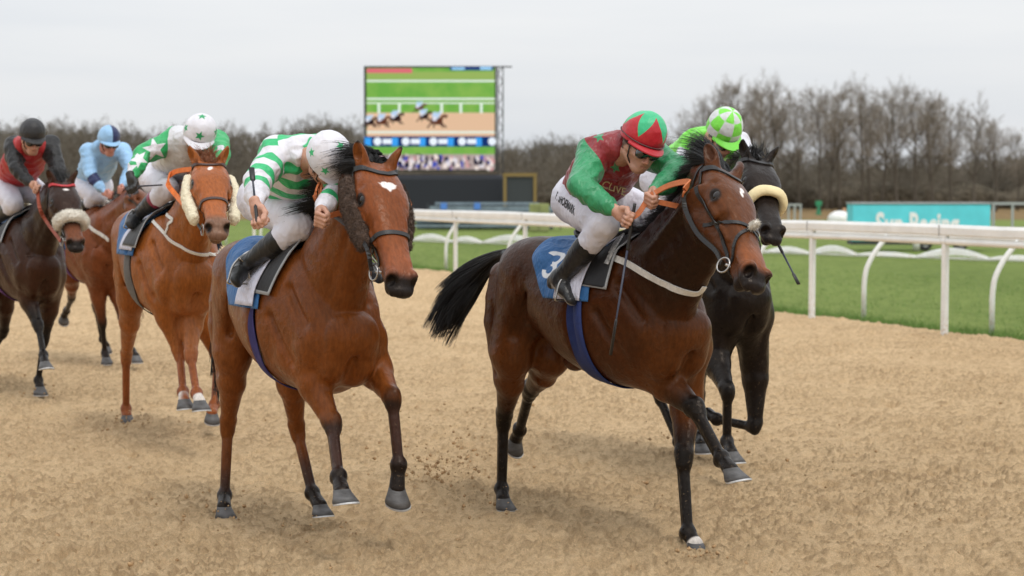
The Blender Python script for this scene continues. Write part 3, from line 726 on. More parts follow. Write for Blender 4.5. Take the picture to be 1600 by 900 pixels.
def build_rider(rp):
    """rp: joints in the horse's frame, colours, pattern functions"""
    fr = rp['fr']; J = rp['J']; h = rp.get('h', .005); hs = rp.get('hs', 1.0)
    root = empty('person', fr.loc, fr.rotz, rp['label'], 'person', rp.get('group'))
    Rm = basis(rp['face'], rp['up']); c = J['head']; T = lambda x, y, z: c+Rm.T@(np.array([x, y, z])*hs)
    nb = J['neck']; chest = J.get('chest', nb*.62+J['pelvis']*.38-np.array([0, 0, .03])); pel = J['pelvis']
    # ------------- body: one continuous figure
    F = Field(); human_head(F, T, Rm, hs)
    F.cap(T(-.03, 0, -.05), nb, .052, .058, k=.03)
    sw = nrm(J['shL']-J['shR'])
    F.chain([nb, chest, pel], [(.10, .075), (.135, .10), (.135, .11)], k=.05, side=sw, sub=3)
    for q, k in ((-1, 'R'), (1, 'L')):
        F.cap(nb, J['sh'+k], .055, .05, k=.04); F.cap(J['sh'+k], J['el'+k], .046, .037, k=.03); F.cap(J['el'+k], J['wr'+k], .037, .024, k=.015)
        F.cap(pel, J['hip'+k], .10, .09, k=.04); F.cap(J['hip'+k], J['kn'+k], .082, .055, k=.03); F.cap(J['kn'+k], J['an'+k], .052, .032, k=.02)
        F.cap(J['an'+k], J['an'+k]*.3+J['to'+k]*.7, .026, .016, k=.02)
        if rp.get('hands', True):
            hx, ht = rp['hand'+k]; Rh = basis(hx, (0, 0, 1)); y = nrm(np.array(ht)-Rh[0]*(np.array(ht)@Rh[0])); Rh = np.array([Rh[0], y, np.cross(Rh[0], y)*(1 if k == 'L' else -1)])
            hand(F, J['wr'+k], Rh, q, rp.get('hands_s', 1.0)*1.02, rp.get('curl', 1.25))
            J['Rh'+k] = Rh
    V, Q = F.mesh(h*.8); me = mesh_np('person_body', V, Q)
    sk = np.array(rp.get('skin', (.50, .27, .19))); col = np.tile(sk, (len(V), 1)); X = (V-c)@Rm.T/hs
    nearh = np.linalg.norm(V-c, axis=1) < .2
    def mixc(cc, wgt): nonlocal col; wgt = wgt*nearh; col = col*(1-wgt[:, None])+np.array(cc)*wgt[:, None]
    mixc((.33, .15, .10), smooth(-.03, -.06, X[:, 2])*smooth(.0, .04, X[:, 0])*.35)          # shaved beard
    mixc((.38, .14, .11), .55*smooth(.014, .009, np.linalg.norm((X-[.093, 0, -.0745])*[1, .55, 1.1], axis=1)))
    mixc((.50, .17, .12), smooth(.03, .01, np.linalg.norm(X-[.106, 0, -.04], axis=1))*.5)
    mixc((.08, .04, .025), smooth(.012, .008, np.abs(X[:, 2]-.016))*smooth(.012, .018, np.abs(X[:, 1]))*smooth(.05, .044, np.abs(X[:, 1]))*(X[:, 0] > .07))
    mixc((.10, .055, .035), smooth(.0, .02, X[:, 2]-X[:, 0]*1.2+.03)*(X[:, 0] < .075)*(X[:, 2] > -.05))
    if rp.get('glove'):
        for k in rp['glove']:
            d = np.linalg.norm(V-J['wr'+k], axis=1); g_ = smooth(.16, .13, d)[:, None]; col = col*(1-g_)+np.array(rp.get('glovec', (.02, .02, .02)))*g_
    attr(me, 'coat', np.clip(col, 0, 1)); link('person_body', me, M_SKIN, root)
    # ------------- jersey
    J_ = Field(); up_b = nrm(np.cross(nb-pel, sw));
    if up_b[2] < 0: up_b = -up_b
    J_.chain([nb+(nb-chest)*.02, chest+up_b*.012, pel+(chest-pel)*.15+up_b*.01], [(.125, .092), (.178, .132), (.158, .118)], k=0, side=sw, sub=4)
    J_.ell((chest+nb)/2+up_b*.03, (.13, .13, .10), k=.05)
    for q, k in ((-1, 'R'), (1, 'L')):
        s_, e_, w_ = J['sh'+k], J['el'+k], J['wr'+k]
        J_.cap(nb*.75+chest*.25, s_, .085, .078, k=.05); sag = np.array([0, 0, -.012])
        J_.chain([s_, (s_+e_)/2+sag, e_+sag*.6], [.078, .072, .060], k=.035, sub=2); J_.chain([e_+sag*.6, (e_+w_)/2+sag, w_+(e_-w_)*.10], [.060, .053, .031], k=.02, sub=2)
    J_.cap(T(-.05, 0, -.09), T(.04, 0, -.30), .062, .05, k=.02, op=-1)
    V, Q = J_.mesh(h*.9); Nn = vnormals(V, Q)
    seed = rp.get('seed', 1); a_ = np.array([1.2, .8, 1.0])
    wrk = (ridged(V*a_+vnoise(V, 6, seed)[:, None]*.05, 11, seed)*.0075+ridged(V*a_[::-1], 20, seed+1)*.0040+ridged(V, 42, seed+2)*.0006)*rp.get('wr', 1.0)
    # hanging, blown cloth: larger on the arms
    V = V+Nn*(wrk-.004)[:, None]
    me = mesh_np('jersey', V, Q)
    for i, fn in enumerate(rp.get('jersey_masks', [])): attr(me, 'm%d' % (i+1), fn(V, J))
    jersey = link('jersey', me, rp['jersey_mat'], root)
    # ------------- breeches
    B = Field(); B.chain([pel+(chest-pel)*.32, pel, (J['hipL']+J['hipR'])/2-nrm(nb-pel)*.06], [(.15, .118), (.165, .145), (.15, .135)], k=0, side=sw, sub=3)
    for k in 'RL':
        hp_, kn, an = J['hip'+k], J['kn'+k], J['an'+k]
        B.chain([hp_, hp_*.5+kn*.5, kn], [.118, .100, .073], k=.05, sub=2); B.cap(kn, kn+(an-kn)*.30, .071, .066, k=.02)
    V, Q = B.mesh(h); Nn = vnormals(V, Q); V = V+Nn*(ridged(V*[1, 1, .7], 13, seed+5)*.0042+ridged(V, 32, seed+6)*.0018-.002)[:, None]
    me = mesh_np('breeches', V, Q)
    for i, fn in enumerate(rp.get('breech_masks', [])): attr(me, 'm%d' % (i+1), fn(V, J))
    br = link('breeches', me, rp['breech_mat'], root)
    # ------------- boots
    for k in 'RL':
        kn, an, to = J['kn'+k], J['an'+k], J['to'+k]; Bt = Field()
        Bt.chain([kn+(an-kn)*.26, kn*.55+an*.45, kn*.2+an*.8, an], [.058, .062, .044, .040], k=0, sub=3)
        ft = nrm(to-an); dnn = nrm((kn-an)-ft*((kn-an)@ft))
        Bt.cap(an-ft*.025, an+(to-an)*.5, (.036, .045), (.042, .036), k=.03, side=np.cross(ft, dnn)); Bt.cap(an+(to-an)*.5, to, (.042, .034), (.036, .024), k=.02, side=np.cross(ft, dnn))
        Bt.cap(an-ft*.035-dnn*.035, an-ft*.02-dnn*.05, .028, .026, k=.015)
        V, Q = Bt.mesh(h); Nn = vnormals(V, Q); V = V+Nn*(vnoise(V, 16, seed+8)*.003)[:, None]; me = mesh_np('boot', V, Q)
        tt = ((V-an)@nrm(kn-an)); 
        attr(me, 'm1', tt-rp.get('boot_split', .22)); attr(me, 'm2', np.where(((V-an)@ft > .0) & (tt < .1), -((V-an)@nrm(kn-an))-.02+.12*(((V-an)@ft)-.02), -1))
        link('boot', me, rp['boot_mat'], root)
    # ------------- helmet with its silk, peak and goggles
    Hf = Field(); g = Rm.T
    Hf.ell(T(-.012, 0, .052), (.126*hs, .106*hs, .112*hs), g, k=0); Hf.ell(T(-.018, 0, .03), (.118*hs, .10*hs, .085*hs), g, k=.02)
    bz = rp.get('brim', .026)
    F2 = Hf
    V, Q = Hf.mesh(h*.7); X = (V-c)@Rm.T/hs; cut = X[:, 2] > bz-.012-.10*np.maximum(-X[:, 0]+.0, 0)   # lower edge drops behind
    keep = cut[Q].all(1); Q = Q[keep]
    Nn = vnormals(V, Q); X = (V-c)@Rm.T/hs
    V = V+Nn*(ridged(V, 20, seed+3)*.0016+ridged(V, 45, 2)*.0007)[:, None]
    me = mesh_np('helmet', V, Q)
    for i, fn in enumerate(rp.get('cap_masks', [])): attr(me, 'm%d' % (i+1), fn(X))
    hel = link('helmet', me, rp['cap_mat'], root)
    so = hel.modifiers.new('thick', 'SOLIDIFY'); so.thickness = .006; so.offset = -1
    # peak: a curved lip in front
    Pk = Field(); 
    if rp.get('peak', True):
        mb = MB(); n = 24; V = []
        for i in range(n+1):
            a = R(-68)+R(136)*i/n; ca, sa = math.cos(a), math.sin(a)
            for (rr, zz_) in ((1.0, .028), (1.18+.25*ca**2, .010), (1.18+.25*ca**2, .004), (1.0, .020)):
                V.append(T(-.012+.118*ca*rr, .100*sa*min(rr, 1.12), bz-.018+zz_+.0))
        mb.add(V, [(i*4+j, i*4+(j+1) % 4, (i+1)*4+(j+1) % 4, (i+1)*4+j) for i in range(n) for j in range(4)]+[(0, 1, 2, 3), tuple(n*4+j for j in (3, 2, 1, 0))])
        mb.build('peak', rp.get('peak_mat', rp['cap_mat']), root, smooth=False)
    # band round the helmet
    def ringpts(z, rx, ry, off=0): return [T(-.012+rx*math.cos(a), ry*math.sin(a), z-.10*max(-(rx*math.cos(a)), 0)*off) for a in np.linspace(0, 2*math.pi, 40)]
    if rp.get('band'):
        mb = MB(); mb.tube(ringpts(bz+.012, .128, .108, 1), .0055*hs, 6, flat=.5); mb.build('helmet_band', rp['band'], root, smooth=True)
    if rp.get('goggles', True):
        G = Field(); G.ell(T(.080, 0, -.004), (.034*hs, .074*hs, .030*hs), g, k=0); G.ell(T(.125, 0, -.030), (.03*hs, .014*hs, .018*hs), g, k=.012, op=-1)
        for q in (-1, 1): G.ell(T(.088, q*.034, -.005), (.036*hs, .036*hs, .029*hs), g, k=.008)
        V, Q = G.mesh(.004); link('goggles', mesh_np('goggles', V, Q), M_GOG, root)
        mb = MB(); mb.tube([T(-.012+.104*math.cos(a), .0855*math.sin(a), -.004+.01*(1-math.cos(a))) for a in np.linspace(R(35), R(325), 40)], .009*hs, 6, flat=.35); mb.build('goggle_strap', M_LEATHER, root, smooth=True)
    mb = MB(); mb.tube([T(.02, -.078, .02), T(.03, -.066, -.06), T(.058, -.02, -.122), T(.058, .02, -.122), T(.03, .066, -.06), T(.02, .078, .02)], .004, 6); mb.build('chin_strap', M_LEATHER, root, smooth=True)
    rp['root'] = root; rp['T'] = T; rp['Rm'] = Rm; rp['Fj'] = J_; rp['Fb'] = B
    return root
M_GOG = plain('goggle_lens', (.008, .009, .009), .08, spec=.8, var=0, coat=.5)

def whip(name_label, a, b, fr, flat_end=True):
    """a grip end, b tip, horse frame"""
    root = empty('riding_whip', fr.loc, fr.rotz, name_label, 'whip'); a = np.array(a); b = np.array(b); d = b-a
    mb = MB(); mb.tube([a, a+d*.02, a+d*.30, a+d*.31], [.008, .0085, .0085, .006], 8); mb.build('grip', M_LEATHER, root, smooth=True)
    mb = MB(); mb.tube([a+d*.31, a+d*.75, a+d*.76], [.0062, .0048, .0048], 8); mb.build('shaft', M_WHIP, root, smooth=True)
    mb = MB(); mb.tube([a+d*.75, a+d*.78, b], [.006, .013, .014], 10, flat=.4); mb.build('flap', M_LEATHER, root, smooth=True)
    return root
M_WHIP = plain('whip_shaft', (.03, .035, .06), .4)
def text_on(F, txt, org, ex, ey, size, mat, parent, name='lettering', depth=.0015, off=.0025, bold=0.0, dirn=None, xs=1.0):
    """lettering laid on a surface: org lower left, ex along, ey up"""
    cu = bpy.data.curves.new('t', 'FONT'); cu.body = txt; cu.size = 1.0; cu.offset = bold; cu.resolution_u = 3
    ob = bpy.data.objects.new('t', cu); COL.objects.link(ob); bpy.context.view_layer.update()
    me = bpy.data.meshes.new_from_object(ob.evaluated_get(bpy.context.evaluated_depsgraph_get())); bpy.data.objects.remove(ob)
    bm = bmesh.new(); bm.from_mesh(me); bmesh.ops.triangulate(bm, faces=bm.faces)
    for _ in range(2):
        es = [e for e in bm.edges if e.calc_length() > .12]
        if es: bmesh.ops.subdivide_edges(bm, edges=es, cuts=1); bmesh.ops.triangulate(bm, faces=[f for f in bm.faces if len(f.verts) > 3])
    co = np.array([v.co[:] for v in bm.verts]); ex = nrm(ex); ey = nrm(ey)
    P = np.asarray(org)+co[:, :1]*ex*size*xs+co[:, 1:2]*ey*size
    if F is not None:
        nn = nrm(np.cross(ex, ey)) if dirn is None else nrm(dirn)
        P = F.cast(P+nn*.12, np.tile(-nn, (len(P), 1)), .24, off, n=50)
    for v, p in zip(bm.verts, P): v.co = p
    bm.to_mesh(me); bm.free(); me.name = name
    return link(name, me, mat, parent)
# ------------------------------------------------------------------ tack
def torus(c, nrm_, R0, r, n=20, m=6):
    b = basis(nrm_, (0.1, .2, 1)); V = []
    for i in range(n):
        a = 2*math.pi*i/n; d = math.cos(a)*b[1]+math.sin(a)*b[2]
        for k in range(m):
            t = 2*math.pi*k/m; V.append(c+d*(R0+r*math.cos(t))+b[0]*r*math.sin(t))
    return V, [(i*m+k, i*m+(k+1) % m, ((i+1) % n)*m+(k+1) % m, ((i+1) % n)*m+k) for i in range(n) for k in range(m)]
def bridle(H, brow=None, nose='plain', leather=None, brow_mat=None):
    T, F, root, s = H.HT, H.F, H.root, H.hs; L = leather or M_LEATHER; Hd = Field(); head_field(Hd, H.O, H.Rh, s, H.p.get('mouth', .0), ear=H.p.get('ear')); H.Hd = Hd
    br = MB()
    def add(o): br.v_off = 0; br.add(o.v, o.f)
    bt = {}
    for q in (-1, 1):
        bt[q] = T(.475, q*.060, -.128)
        add(ribbon(F, [T(.0, q*.085, -.06), T(.07, q*.095, -.085), T(.15, q*.10, -.10), T(.24, q*.10, -.108), T(.36, q*.075, -.118), T(.45, q*.06, -.126)], .021, .004, name=None))
        add(ribbon(F, [T(-.02, q*.075, -.05), T(.0, q*.10, -.12), T(.04, q*.085, -.21), T(.075, q*.03, -.235)], .014, .004, name=None))
    br.build('bridle', L, root)
    ribbon(Hd, [T(.02, -.085, -.05), T(.052, -.07, .0), T(.078, -.03, .03), T(.082, 0, .033), T(.078, .03, .03), T(.052, .07, .0), T(.02, .085, -.05)], .024, .006, name='browband', mats=brow_mat or L, parent=root)
    if nose:
        x = .375; ring = [T(x+.0, .0, .0), T(x, -.06, -.01), T(x-.01, -.075, -.07), T(x-.01, -.06, -.14), T(x, 0, -.19), T(x-.01, .06, -.14), T(x-.01, .075, -.07), T(x, .06, -.01), T(x, 0, 0)]
        if nose == 'plain': ribbon(Hd, ring, .022, .005, name='noseband', mats=L, parent=root, sub=8)
        if nose == 'grackle':
            a = MB()
            for q in (-1, 1):
                o = ribbon(Hd, [T(.36, 0, .0), T(.34, q*.06, -.03), T(.29, q*.085, -.10), T(.24, q*.08, -.15)], .017, .005, name=None); a.add(o.v, o.f)
                o = ribbon(Hd, [T(.36, 0, .0), T(.41, q*.055, -.04), T(.46, q*.055, -.10), T(.485, q*.035, -.165), T(.49, 0, -.18)], .016, .005, name=None); a.add(o.v, o.f)
            a.build('noseband', L, root)
    for q in (-1, 1):
        mb = MB(); mb.add(*torus(bt[q]+H.Rh.T@np.array([0, q*.006, -.008]), H.Rh.T@np.array([.1, q, .1]), .029*s, .0036*s)); mb.build('bit_ring', M_STEEL, root, smooth=True)
    mb = MB(); mb.tube([bt[-1], bt[1]], .007, 6); mb.build('bit', M_STEEL, root, smooth=True)
    H.bit = {q: bt[q]+H.Rh.T@np.array([-.01, q*.01, -.01])*s for q in (-1, 1)}
def strapline(pts, width, th, wide, sub=5):
    """free-hanging strap (not on a surface): flat tube along pts"""
    P = catmull(pts, sub); V = []; n = len(P)
    for i in range(n):
        t = nrm(P[min(i+1, n-1)]-P[max(i-1, 0)]); b = nrm(np.array(wide, float)-t*(np.array(wide)@t)); nn = np.cross(t, b)
        for (x, y) in ((-.5, -.5), (-.5, .5), (.5, .5), (.5, -.5)): V.append(P[i]+b*x*width+nn*y*th)
    mb = MB(); mb.add(V, [(i*4+k, i*4+(k+1) % 4, (i+1)*4+(k+1) % 4, (i+1)*4+k) for i in range(n-1) for k in range(4)]+[(3, 2, 1, 0), tuple((n-1)*4+k for k in range(4))]); return mb
def reins(H, q, hand_pt, via=None, split=.45, col=None, mid=None):
    p0 = H.bit[q]; pts = [p0]+[np.array(v) for v in (via or [])]+[np.array(hand_pt)]; C = catmull(pts, 8); n = int(len(C)*split)
    root = H.root
    strapline(C[:n+1], .019, .004, (0, 0, 1), 1).build('rein', M_LEATHER, root)
    strapline(C[n:], .026, .007, (0, 0, 1), 1).build('rein_grip', col or M_TAN, root)
def fleece_over(name, fld, mat, root, h=.006, fluff=2500, fl=.012, hair_mat=None, amp=.004, seed=2):
    V, Q = fld.mesh(h); Nn = vnormals(V, Q); V = V+Nn*(vnoise(V, 70, seed)*amp+vnoise(V, 28, seed)*amp*1.2)[:, None]
    o = link(name, mesh_np(name, V, Q), mat, root)
    if fluff:
        rs = np.random.RandomState(seed); i = rs.randint(0, len(V), fluff)
        hair_mesh('fleece_fibres', V[i]-Nn[i]*.002, Nn[i]+rs.normal(size=(fluff, 3))*.5, fl*(.5+rs.rand(fluff)), hair_mat or mat, o, r=.0013, segs=3, grav=.2, curl=.6, seed=seed)
    return o
def sheep_noseband(H, mat, x=.36, r=.028, fluff=2500, droop=0):
    T = H.HT; F = Field()
    ring = [T(x, 0, .02), T(x, -.05, .012), T(x-.005, -.085, -.04), T(x-.005, -.085, -.10)], [T(x, 0, .02), T(x, .05, .012), T(x-.005, .085, -.04), T(x-.005, .085, -.10)]
    for rg in ring: F.chain(rg, [(r*1.15, r)]*3+[(r*.7, r*.6)], k=.01, side=H.Rh[0], sub=3)
    return fleece_over('sheepskin_noseband', F, mat, H.root, fluff=fluff)
def cheek_fleece(H, mat, x0=.06, x1=.42, r=(.036, .045), fluff=2500, out=.02, z=-.09):
    T = H.HT
    for q in (-1, 1):
        F = Field(); F.chain([T(x0, q*(.105+out*.3), z), T((x0+x1)/2, q*(.108+out), z-.015), T(x1, q*(.080+out*1.3), z-.03)], [(r[0], r[0]*1.3), (r[0]*1.05, r[1]*1.35), (r[0]*.95, r[1]*1.2)], k=0, side=H.Rh[1], sub=3)
        fleece_over('sheepskin_cheekpiece', F, mat, H.root, fluff=fluff, seed=3+q)
def patch(H, name, mat, us, angs, off, parent=None, thick=.006, edge=None, nu=36, na=40, wav=0.0, masks=None, zc=1.2, skew=None):
    """cloth laid on the barrel: us (front,back) lengthwise, angs (deg from straight up, + is the horse's left)"""
    U = np.linspace(us[0], us[1], nu); A = np.linspace(angs[0], angs[1], na); dz = H.p.get('dz', 0)
    UU, AA = np.meshgrid(U, A, indexing='ij')
    if skew: UU = UU+skew(UU, AA)
    zc0 = zc+dz; O = np.stack([UU, 0.75*np.sin(np.radians(AA)), zc0+.75*np.cos(np.radians(AA))], -1).reshape(-1, 3)
    D = np.stack([UU*0, -np.sin(np.radians(AA)), -np.cos(np.radians(AA))], -1).reshape(-1, 3)
    o2 = off+(wav*vnoise(np.stack([UU.ravel()*3, AA.ravel()/30], 1), 3.0, 4) if wav else 0)
    P = H.F.cast(O, D, .75, off, .2, n=80)
    if wav: P = P-D*((vnoise(P, 9, 4)*.5+.5)*wav)[:, None]
    idx = np.arange(nu*na).reshape(nu, na); Q = np.stack([idx[:-1, :-1], idx[1:, :-1], idx[1:, 1:], idx[:-1, 1:]], -1).reshape(-1, 4)
    me = mesh_np(name, P, Q); S = np.stack([UU.ravel(), AA.ravel()], 1)
    for i, fn in enumerate(masks or []): attr(me, 'm%d' % (i+1), fn(S, P))
    o = link(name, me, mat, parent or H.root); m = o.modifiers.new('t', 'SOLIDIFY'); m.thickness = thick; m.offset = 0
    return o, P.reshape(nu, na, 3)
def girth(H, mat, u=-.10, width=.09, a0=60, tilt=0.0, name='girth', off=.004):
    dz = H.p.get('dz', 0)
    for q in (-1, 1):
        pass
    A = np.linspace(a0, 360-a0, 70); K = 5; us_ = np.linspace(-width/2, width/2, K); rows = []
    for du in us_:
        O = np.stack([u+du+tilt*(1-np.abs(A-180)/180), .75*np.sin(np.radians(A)), 1.18+dz+.75*np.cos(np.radians(A))], 1); D = np.stack([A*0, -np.sin(np.radians(A)), -np.cos(np.radians(A))], 1)
        P = H.F.cast(O, D, .75, off, .2, n=50); P = P-D*.003
        for _ in range(4): P[1:-1] = (P[:-2]+2*P[1:-1]+P[2:])/4
        rows.append(P)
    rows = np.stack(rows, 1); rows = rows-D[:, None]*.004; n = len(A); idx = np.arange(n*K).reshape(n, K)
    Q = np.stack([idx[:-1, :-1], idx[1:, :-1], idx[1:, 1:], idx[:-1, 1:]], -1).reshape(-1, 4); o = link(name, mesh_np(name, rows.reshape(-1, 3), Q), mat, H.root)
    m_ = o.modifiers.new('t', 'SOLIDIFY'); m_.thickness = .006; m_.offset = 0; return o
def saddle(H, mat=None, u0=.02, u1=-.42):
    dz = H.p.get('dz', 0); F = Field(); zt = lambda u: float(H.top(u))
    F.chain([[u0, 0, zt(u0)+.07], [u0-.12, 0, zt(u0-.12)+.055], [u1+.08, 0, zt(u1)+.05], [u1, 0, zt(u1)+.075]], [(.05, .03), (.09, .03), (.12, .03), (.10, .025)], k=0, sub=3)
    V, Q = F.mesh(.008); link('saddle_seat', mesh_np('saddle_seat', V, Q), mat or M_LEATHER, H.root)
def stirrup(H, q, top, foot_c, mat=None):
    """leather from the saddle to the iron round the foot"""
    top = np.array(top); c = np.array(foot_c); mb = strapline([top, (top+c)/2+np.array([0, q*.005, 0]), c+np.array([0, 0, .09])], .018, .004, (1, 0, 0)); mb.build('stirrup_leather', M_LEATHER, H.root)
    mb = MB(); a = [c+np.array([0, q*y, z]) for y, z in ((0, .10), (-.035, .06), (-.055, 0), (-.055, -.03), (.055, -.03), (.055, 0), (.035, .06), (0, .10))]; mb.tube(catmull(a, 4), .0055, 6); mb.build('stirrup_iron', M_STEEL, H.root, smooth=True)
def breaststrap(H, pts, mat=None, w_=.032):
    return ribbon(H.F, pts, w_, .006, name='breastplate_strap', mats=mat or M_WHITE_STRAP, parent=H.root, sub=8)
# ------------------------------------------------------------------ the ground
RD = nrm([-.366, .930, 0]); RP = np.array([5.35, 23.7, 0]); RN = np.array([RD[1], -RD[0], 0])   # rail direction, a post foot, normal away from the track
def rail_side(x, y): return (x-RP[0])*RN[0]+(y-RP[1])*RN[1]
def sand_mat():
    m, n, b = new_mat('sand'); t = noise(n, 1.1, 6); t2 = noise(n, 14, 6, rough=.65); t3 = noise(n, 160, 4, rough=.7)
    rp_ = N(n, 'ValToRGB'); rp_.color_ramp.elements[0].position = .25; rp_.color_ramp.elements[0].color = (.60, .415, .230, 1)
    rp_.color_ramp.elements[1].position = .70; rp_.color_ramp.elements[1].color = (.76, .555, .330, 1)
    mixf = N(n, 'MixRGB', blend_type='MIX', ins={0: .6}); n.links.new(t.outputs[0], mixf.inputs[1]); n.links.new(t2.outputs[0], mixf.inputs[2])
    n.links.new(mixf.outputs[0], rp_.inputs[0]); f3 = maprange(n, t3.outputs[0], .3, .7, .74, 1.2); c0_ = mul_col(n, rp_.outputs[0], f3)
    t6 = noise(n, 66, 4, rough=.72); at_ = N(n, 'Attribute', attribute_name='damp_shade'); f6a = maprange(n, t6.outputs[0], .55, .66, .0, .30); mxm = N(n, 'Math', operation='MAXIMUM'); n.links.new(at_.outputs['Fac'], mxm.inputs[0]); n.links.new(f6a, mxm.inputs[1]); f6 = mxm.outputs[0]; dk = N(n, 'MixRGB', ins={2: (.235, .135, .062, 1)}); n.links.new(f6, dk.inputs[0]); n.links.new(c0_, dk.inputs[1]); c = dk.outputs[0]  # dark brown specks: damp clods plus shade between crumbs painted into the colour
    n.links.new(c, b.inputs['Base Color']); b.inputs['Roughness'].default_value = .95; b.inputs['Specular IOR Level'].default_value = .15
    t4 = noise(n, 44, 6, rough=.75); t5 = noise(n, 110, 5, rough=.75)
    add_bump(n, b, [(t4.outputs[0], .020), (t5.outputs[0], .010)], 1.0); return m
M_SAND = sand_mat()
def make_ground():
    ys = np.concatenate([np.linspace(3.5, 8.2, 200, endpoint=False), 8.2*np.exp(np.linspace(0, math.log(75/8.2), 1800))]); ny = len(ys); nx = 1240; xs = np.linspace(-1, 1, nx); xs = np.sign(xs)*np.interp(np.abs(xs), [0, .80, 1.0], [0, .30, .85])
    Y = np.repeat(ys, nx); X = (xs[None]*(ys[:, None]+1.5)).ravel(); P = np.stack([X, Y], 1)
    big = vnoise(P, 1.1, 1)*.018+vnoise(P, 2.6, 2)*.010
    c1 = vnoise(P+vnoise(P, 9, 7)[:, None]*.03, 7.5, 3); c2 = vnoise(P, 17, 4); c3 = vnoise(P, 38, 5); c4 = vnoise(P, 75, 6)
    dens = smooth(-.4, .5, vnoise(P, 1.7, 9))
    Z = .004+big*.6+(np.maximum(c1, -.2)*.012+np.abs(c2)*.014+c3*.014+np.abs(c4)*.011)*(.5+.75*dens)
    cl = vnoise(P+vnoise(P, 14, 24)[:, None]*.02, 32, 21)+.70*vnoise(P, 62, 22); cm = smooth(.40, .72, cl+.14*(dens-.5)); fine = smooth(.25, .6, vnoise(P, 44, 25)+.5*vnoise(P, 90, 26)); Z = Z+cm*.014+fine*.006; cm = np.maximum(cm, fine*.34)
    # hoof prints: shallow pits with a raised rim
    rs = np.random.RandomState(11); n_p = 700; py_ = 7.8*np.exp(rs.rand(n_p)*math.log(30/7.8)); px_ = (rs.rand(n_p)*2-1)*.34*py_
    Zg = Z.reshape(ny, nx)
    for x0, y0 in zip(px_, py_):
        i0, i1 = np.searchsorted(ys, [y0-.25, y0+.25]); 
        if i1-i0 < 2: continue
        sub = slice(i0, i1); dx = X.reshape(ny, nx)[sub]-x0; dy = (Y.reshape(ny, nx)[sub]-y0)*.8; r = np.hypot(dx, dy)/(.075+.02*rs.rand()); Zg[sub] += -.022*np.exp(-r**4*.6)+.014*np.exp(-((r-1.35)/.35)**2)*(1+.6*np.sin(3*np.arctan2(dy, dx)+x0*9))
    Z = Zg.ravel()
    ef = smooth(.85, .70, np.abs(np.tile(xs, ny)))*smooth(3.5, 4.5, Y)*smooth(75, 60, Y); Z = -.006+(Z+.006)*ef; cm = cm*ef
    sidev = rail_side(X, Y); edge = .20+.10*vnoise(P, .9, 8)+.07*vnoise(P, 4, 12)
    Z = np.where(sidev > edge, Z-np.minimum((sidev-edge)*.55, .12), Z); Z = Z+.018*np.exp(-((sidev-edge+.1)/.12)**2)
    idx = np.arange(ny*nx).reshape(ny, nx); Q = np.stack([idx[:-1, :-1], idx[:-1, 1:], idx[1:, 1:], idx[1:, :-1]], -1).reshape(-1, 4)
    me = mesh_np('sand_track', np.stack([X, Y, Z], 1), Q, True); attr(me, 'damp_shade', cm*.43*(.8+.25*vnoise(P, 2.2, 31))); tag(link('sand_track', me, M_SAND), kind='structure')
    mb = MB(); A = RP-RD*60+RN*.05; B_ = RP+RD*260+RN*.05; mb.add([A-RN*60, A, B_, B_-RN*60], [(0, 1, 2, 3)]); mb.v = [(x, y, -.010) for x, y, z in mb.v]
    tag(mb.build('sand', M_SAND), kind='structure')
    m, n, b = new_mat('turf'); t = noise(n, .25, 5, stretch=(1, .35, 1)); t2 = noise(n, 6, 6, stretch=(1, .25, 1)); t3 = noise(n, 60, 5)
    rp_ = N(n, 'ValToRGB'); rp_.color_ramp.elements[0].position = .3; rp_.color_ramp.elements[0].color = (.110, .160, .034, 1); rp_.color_ramp.elements[1].position = .7; rp_.color_ramp.elements[1].color = (.235, .295, .080, 1)
    mixf = N(n, 'MixRGB', ins={0: .55}); n.links.new(t.outputs[0], mixf.inputs[1]); n.links.new(t2.outputs[0], mixf.inputs[2]); n.links.new(mixf.outputs[0], rp_.inputs[0])
    f3 = maprange(n, t3.outputs[0], .3, .7, .75, 1.2); n.links.new(mul_col(n, rp_.outputs[0], f3), b.inputs['Base Color']); b.inputs['Roughness'].default_value = .9; b.inputs['Specular IOR Level'].default_value = .1
    add_bump(n, b, [(t3.outputs[0], .03)]); global M_TURF; M_TURF = m
    mb = MB(); mb.add([(-2600, -60, -.03), (2600, -60, -.03), (2600, 3200, -.03), (-2600, 3200, -.03)], [(0, 1, 2, 3)]); tag(mb.build('turf', m), kind='structure')
    # rough winter ground in front of the trees
    M_ROUGH = plain('rough_grass', (.20, .135, .062), .95, nscale=1.5, var=.3, bump=.1, bscale=3, spec=.1)
    mb = MB(); mb.add([(-200, 118, -.02), (260, 118, -.02), (420, 800, -.02), (-420, 800, -.02)], [(0, 1, 2, 3)]); tag(mb.build('rough_ground', M_ROUGH), kind='structure')
    # grass blades along the edge of the turf and thin over it
    rs = np.random.RandomState(4); n_b = 26000; t_ = rs.rand(n_b)**1.6*44-6; s_ = np.abs(rs.normal(size=n_b))*.30+.24+(rs.rand(n_b) < .45)*rs.rand(n_b)*9
    pts = RP+RD*t_[:, None]+RN*s_[:, None]; pts[:, 2] = -.02
    M_BL = plain('grass_blade', (.14, .24, .055), .7, nscale=3, var=.3, spec=.2)
    o = hair_mesh('grass_blades', pts, np.array([0, 0, 1])+rs.normal(size=(n_b, 3))*.35, (.05+.07*rs.rand(n_b))*np.where(s_ < .8, 1.3, .6), M_BL, None, r=.004, segs=3, grav=.5, curl=.5, seed=9); tag(o, kind='stuff', label='short green grass growing along the foot of the white rail', cat='grass')
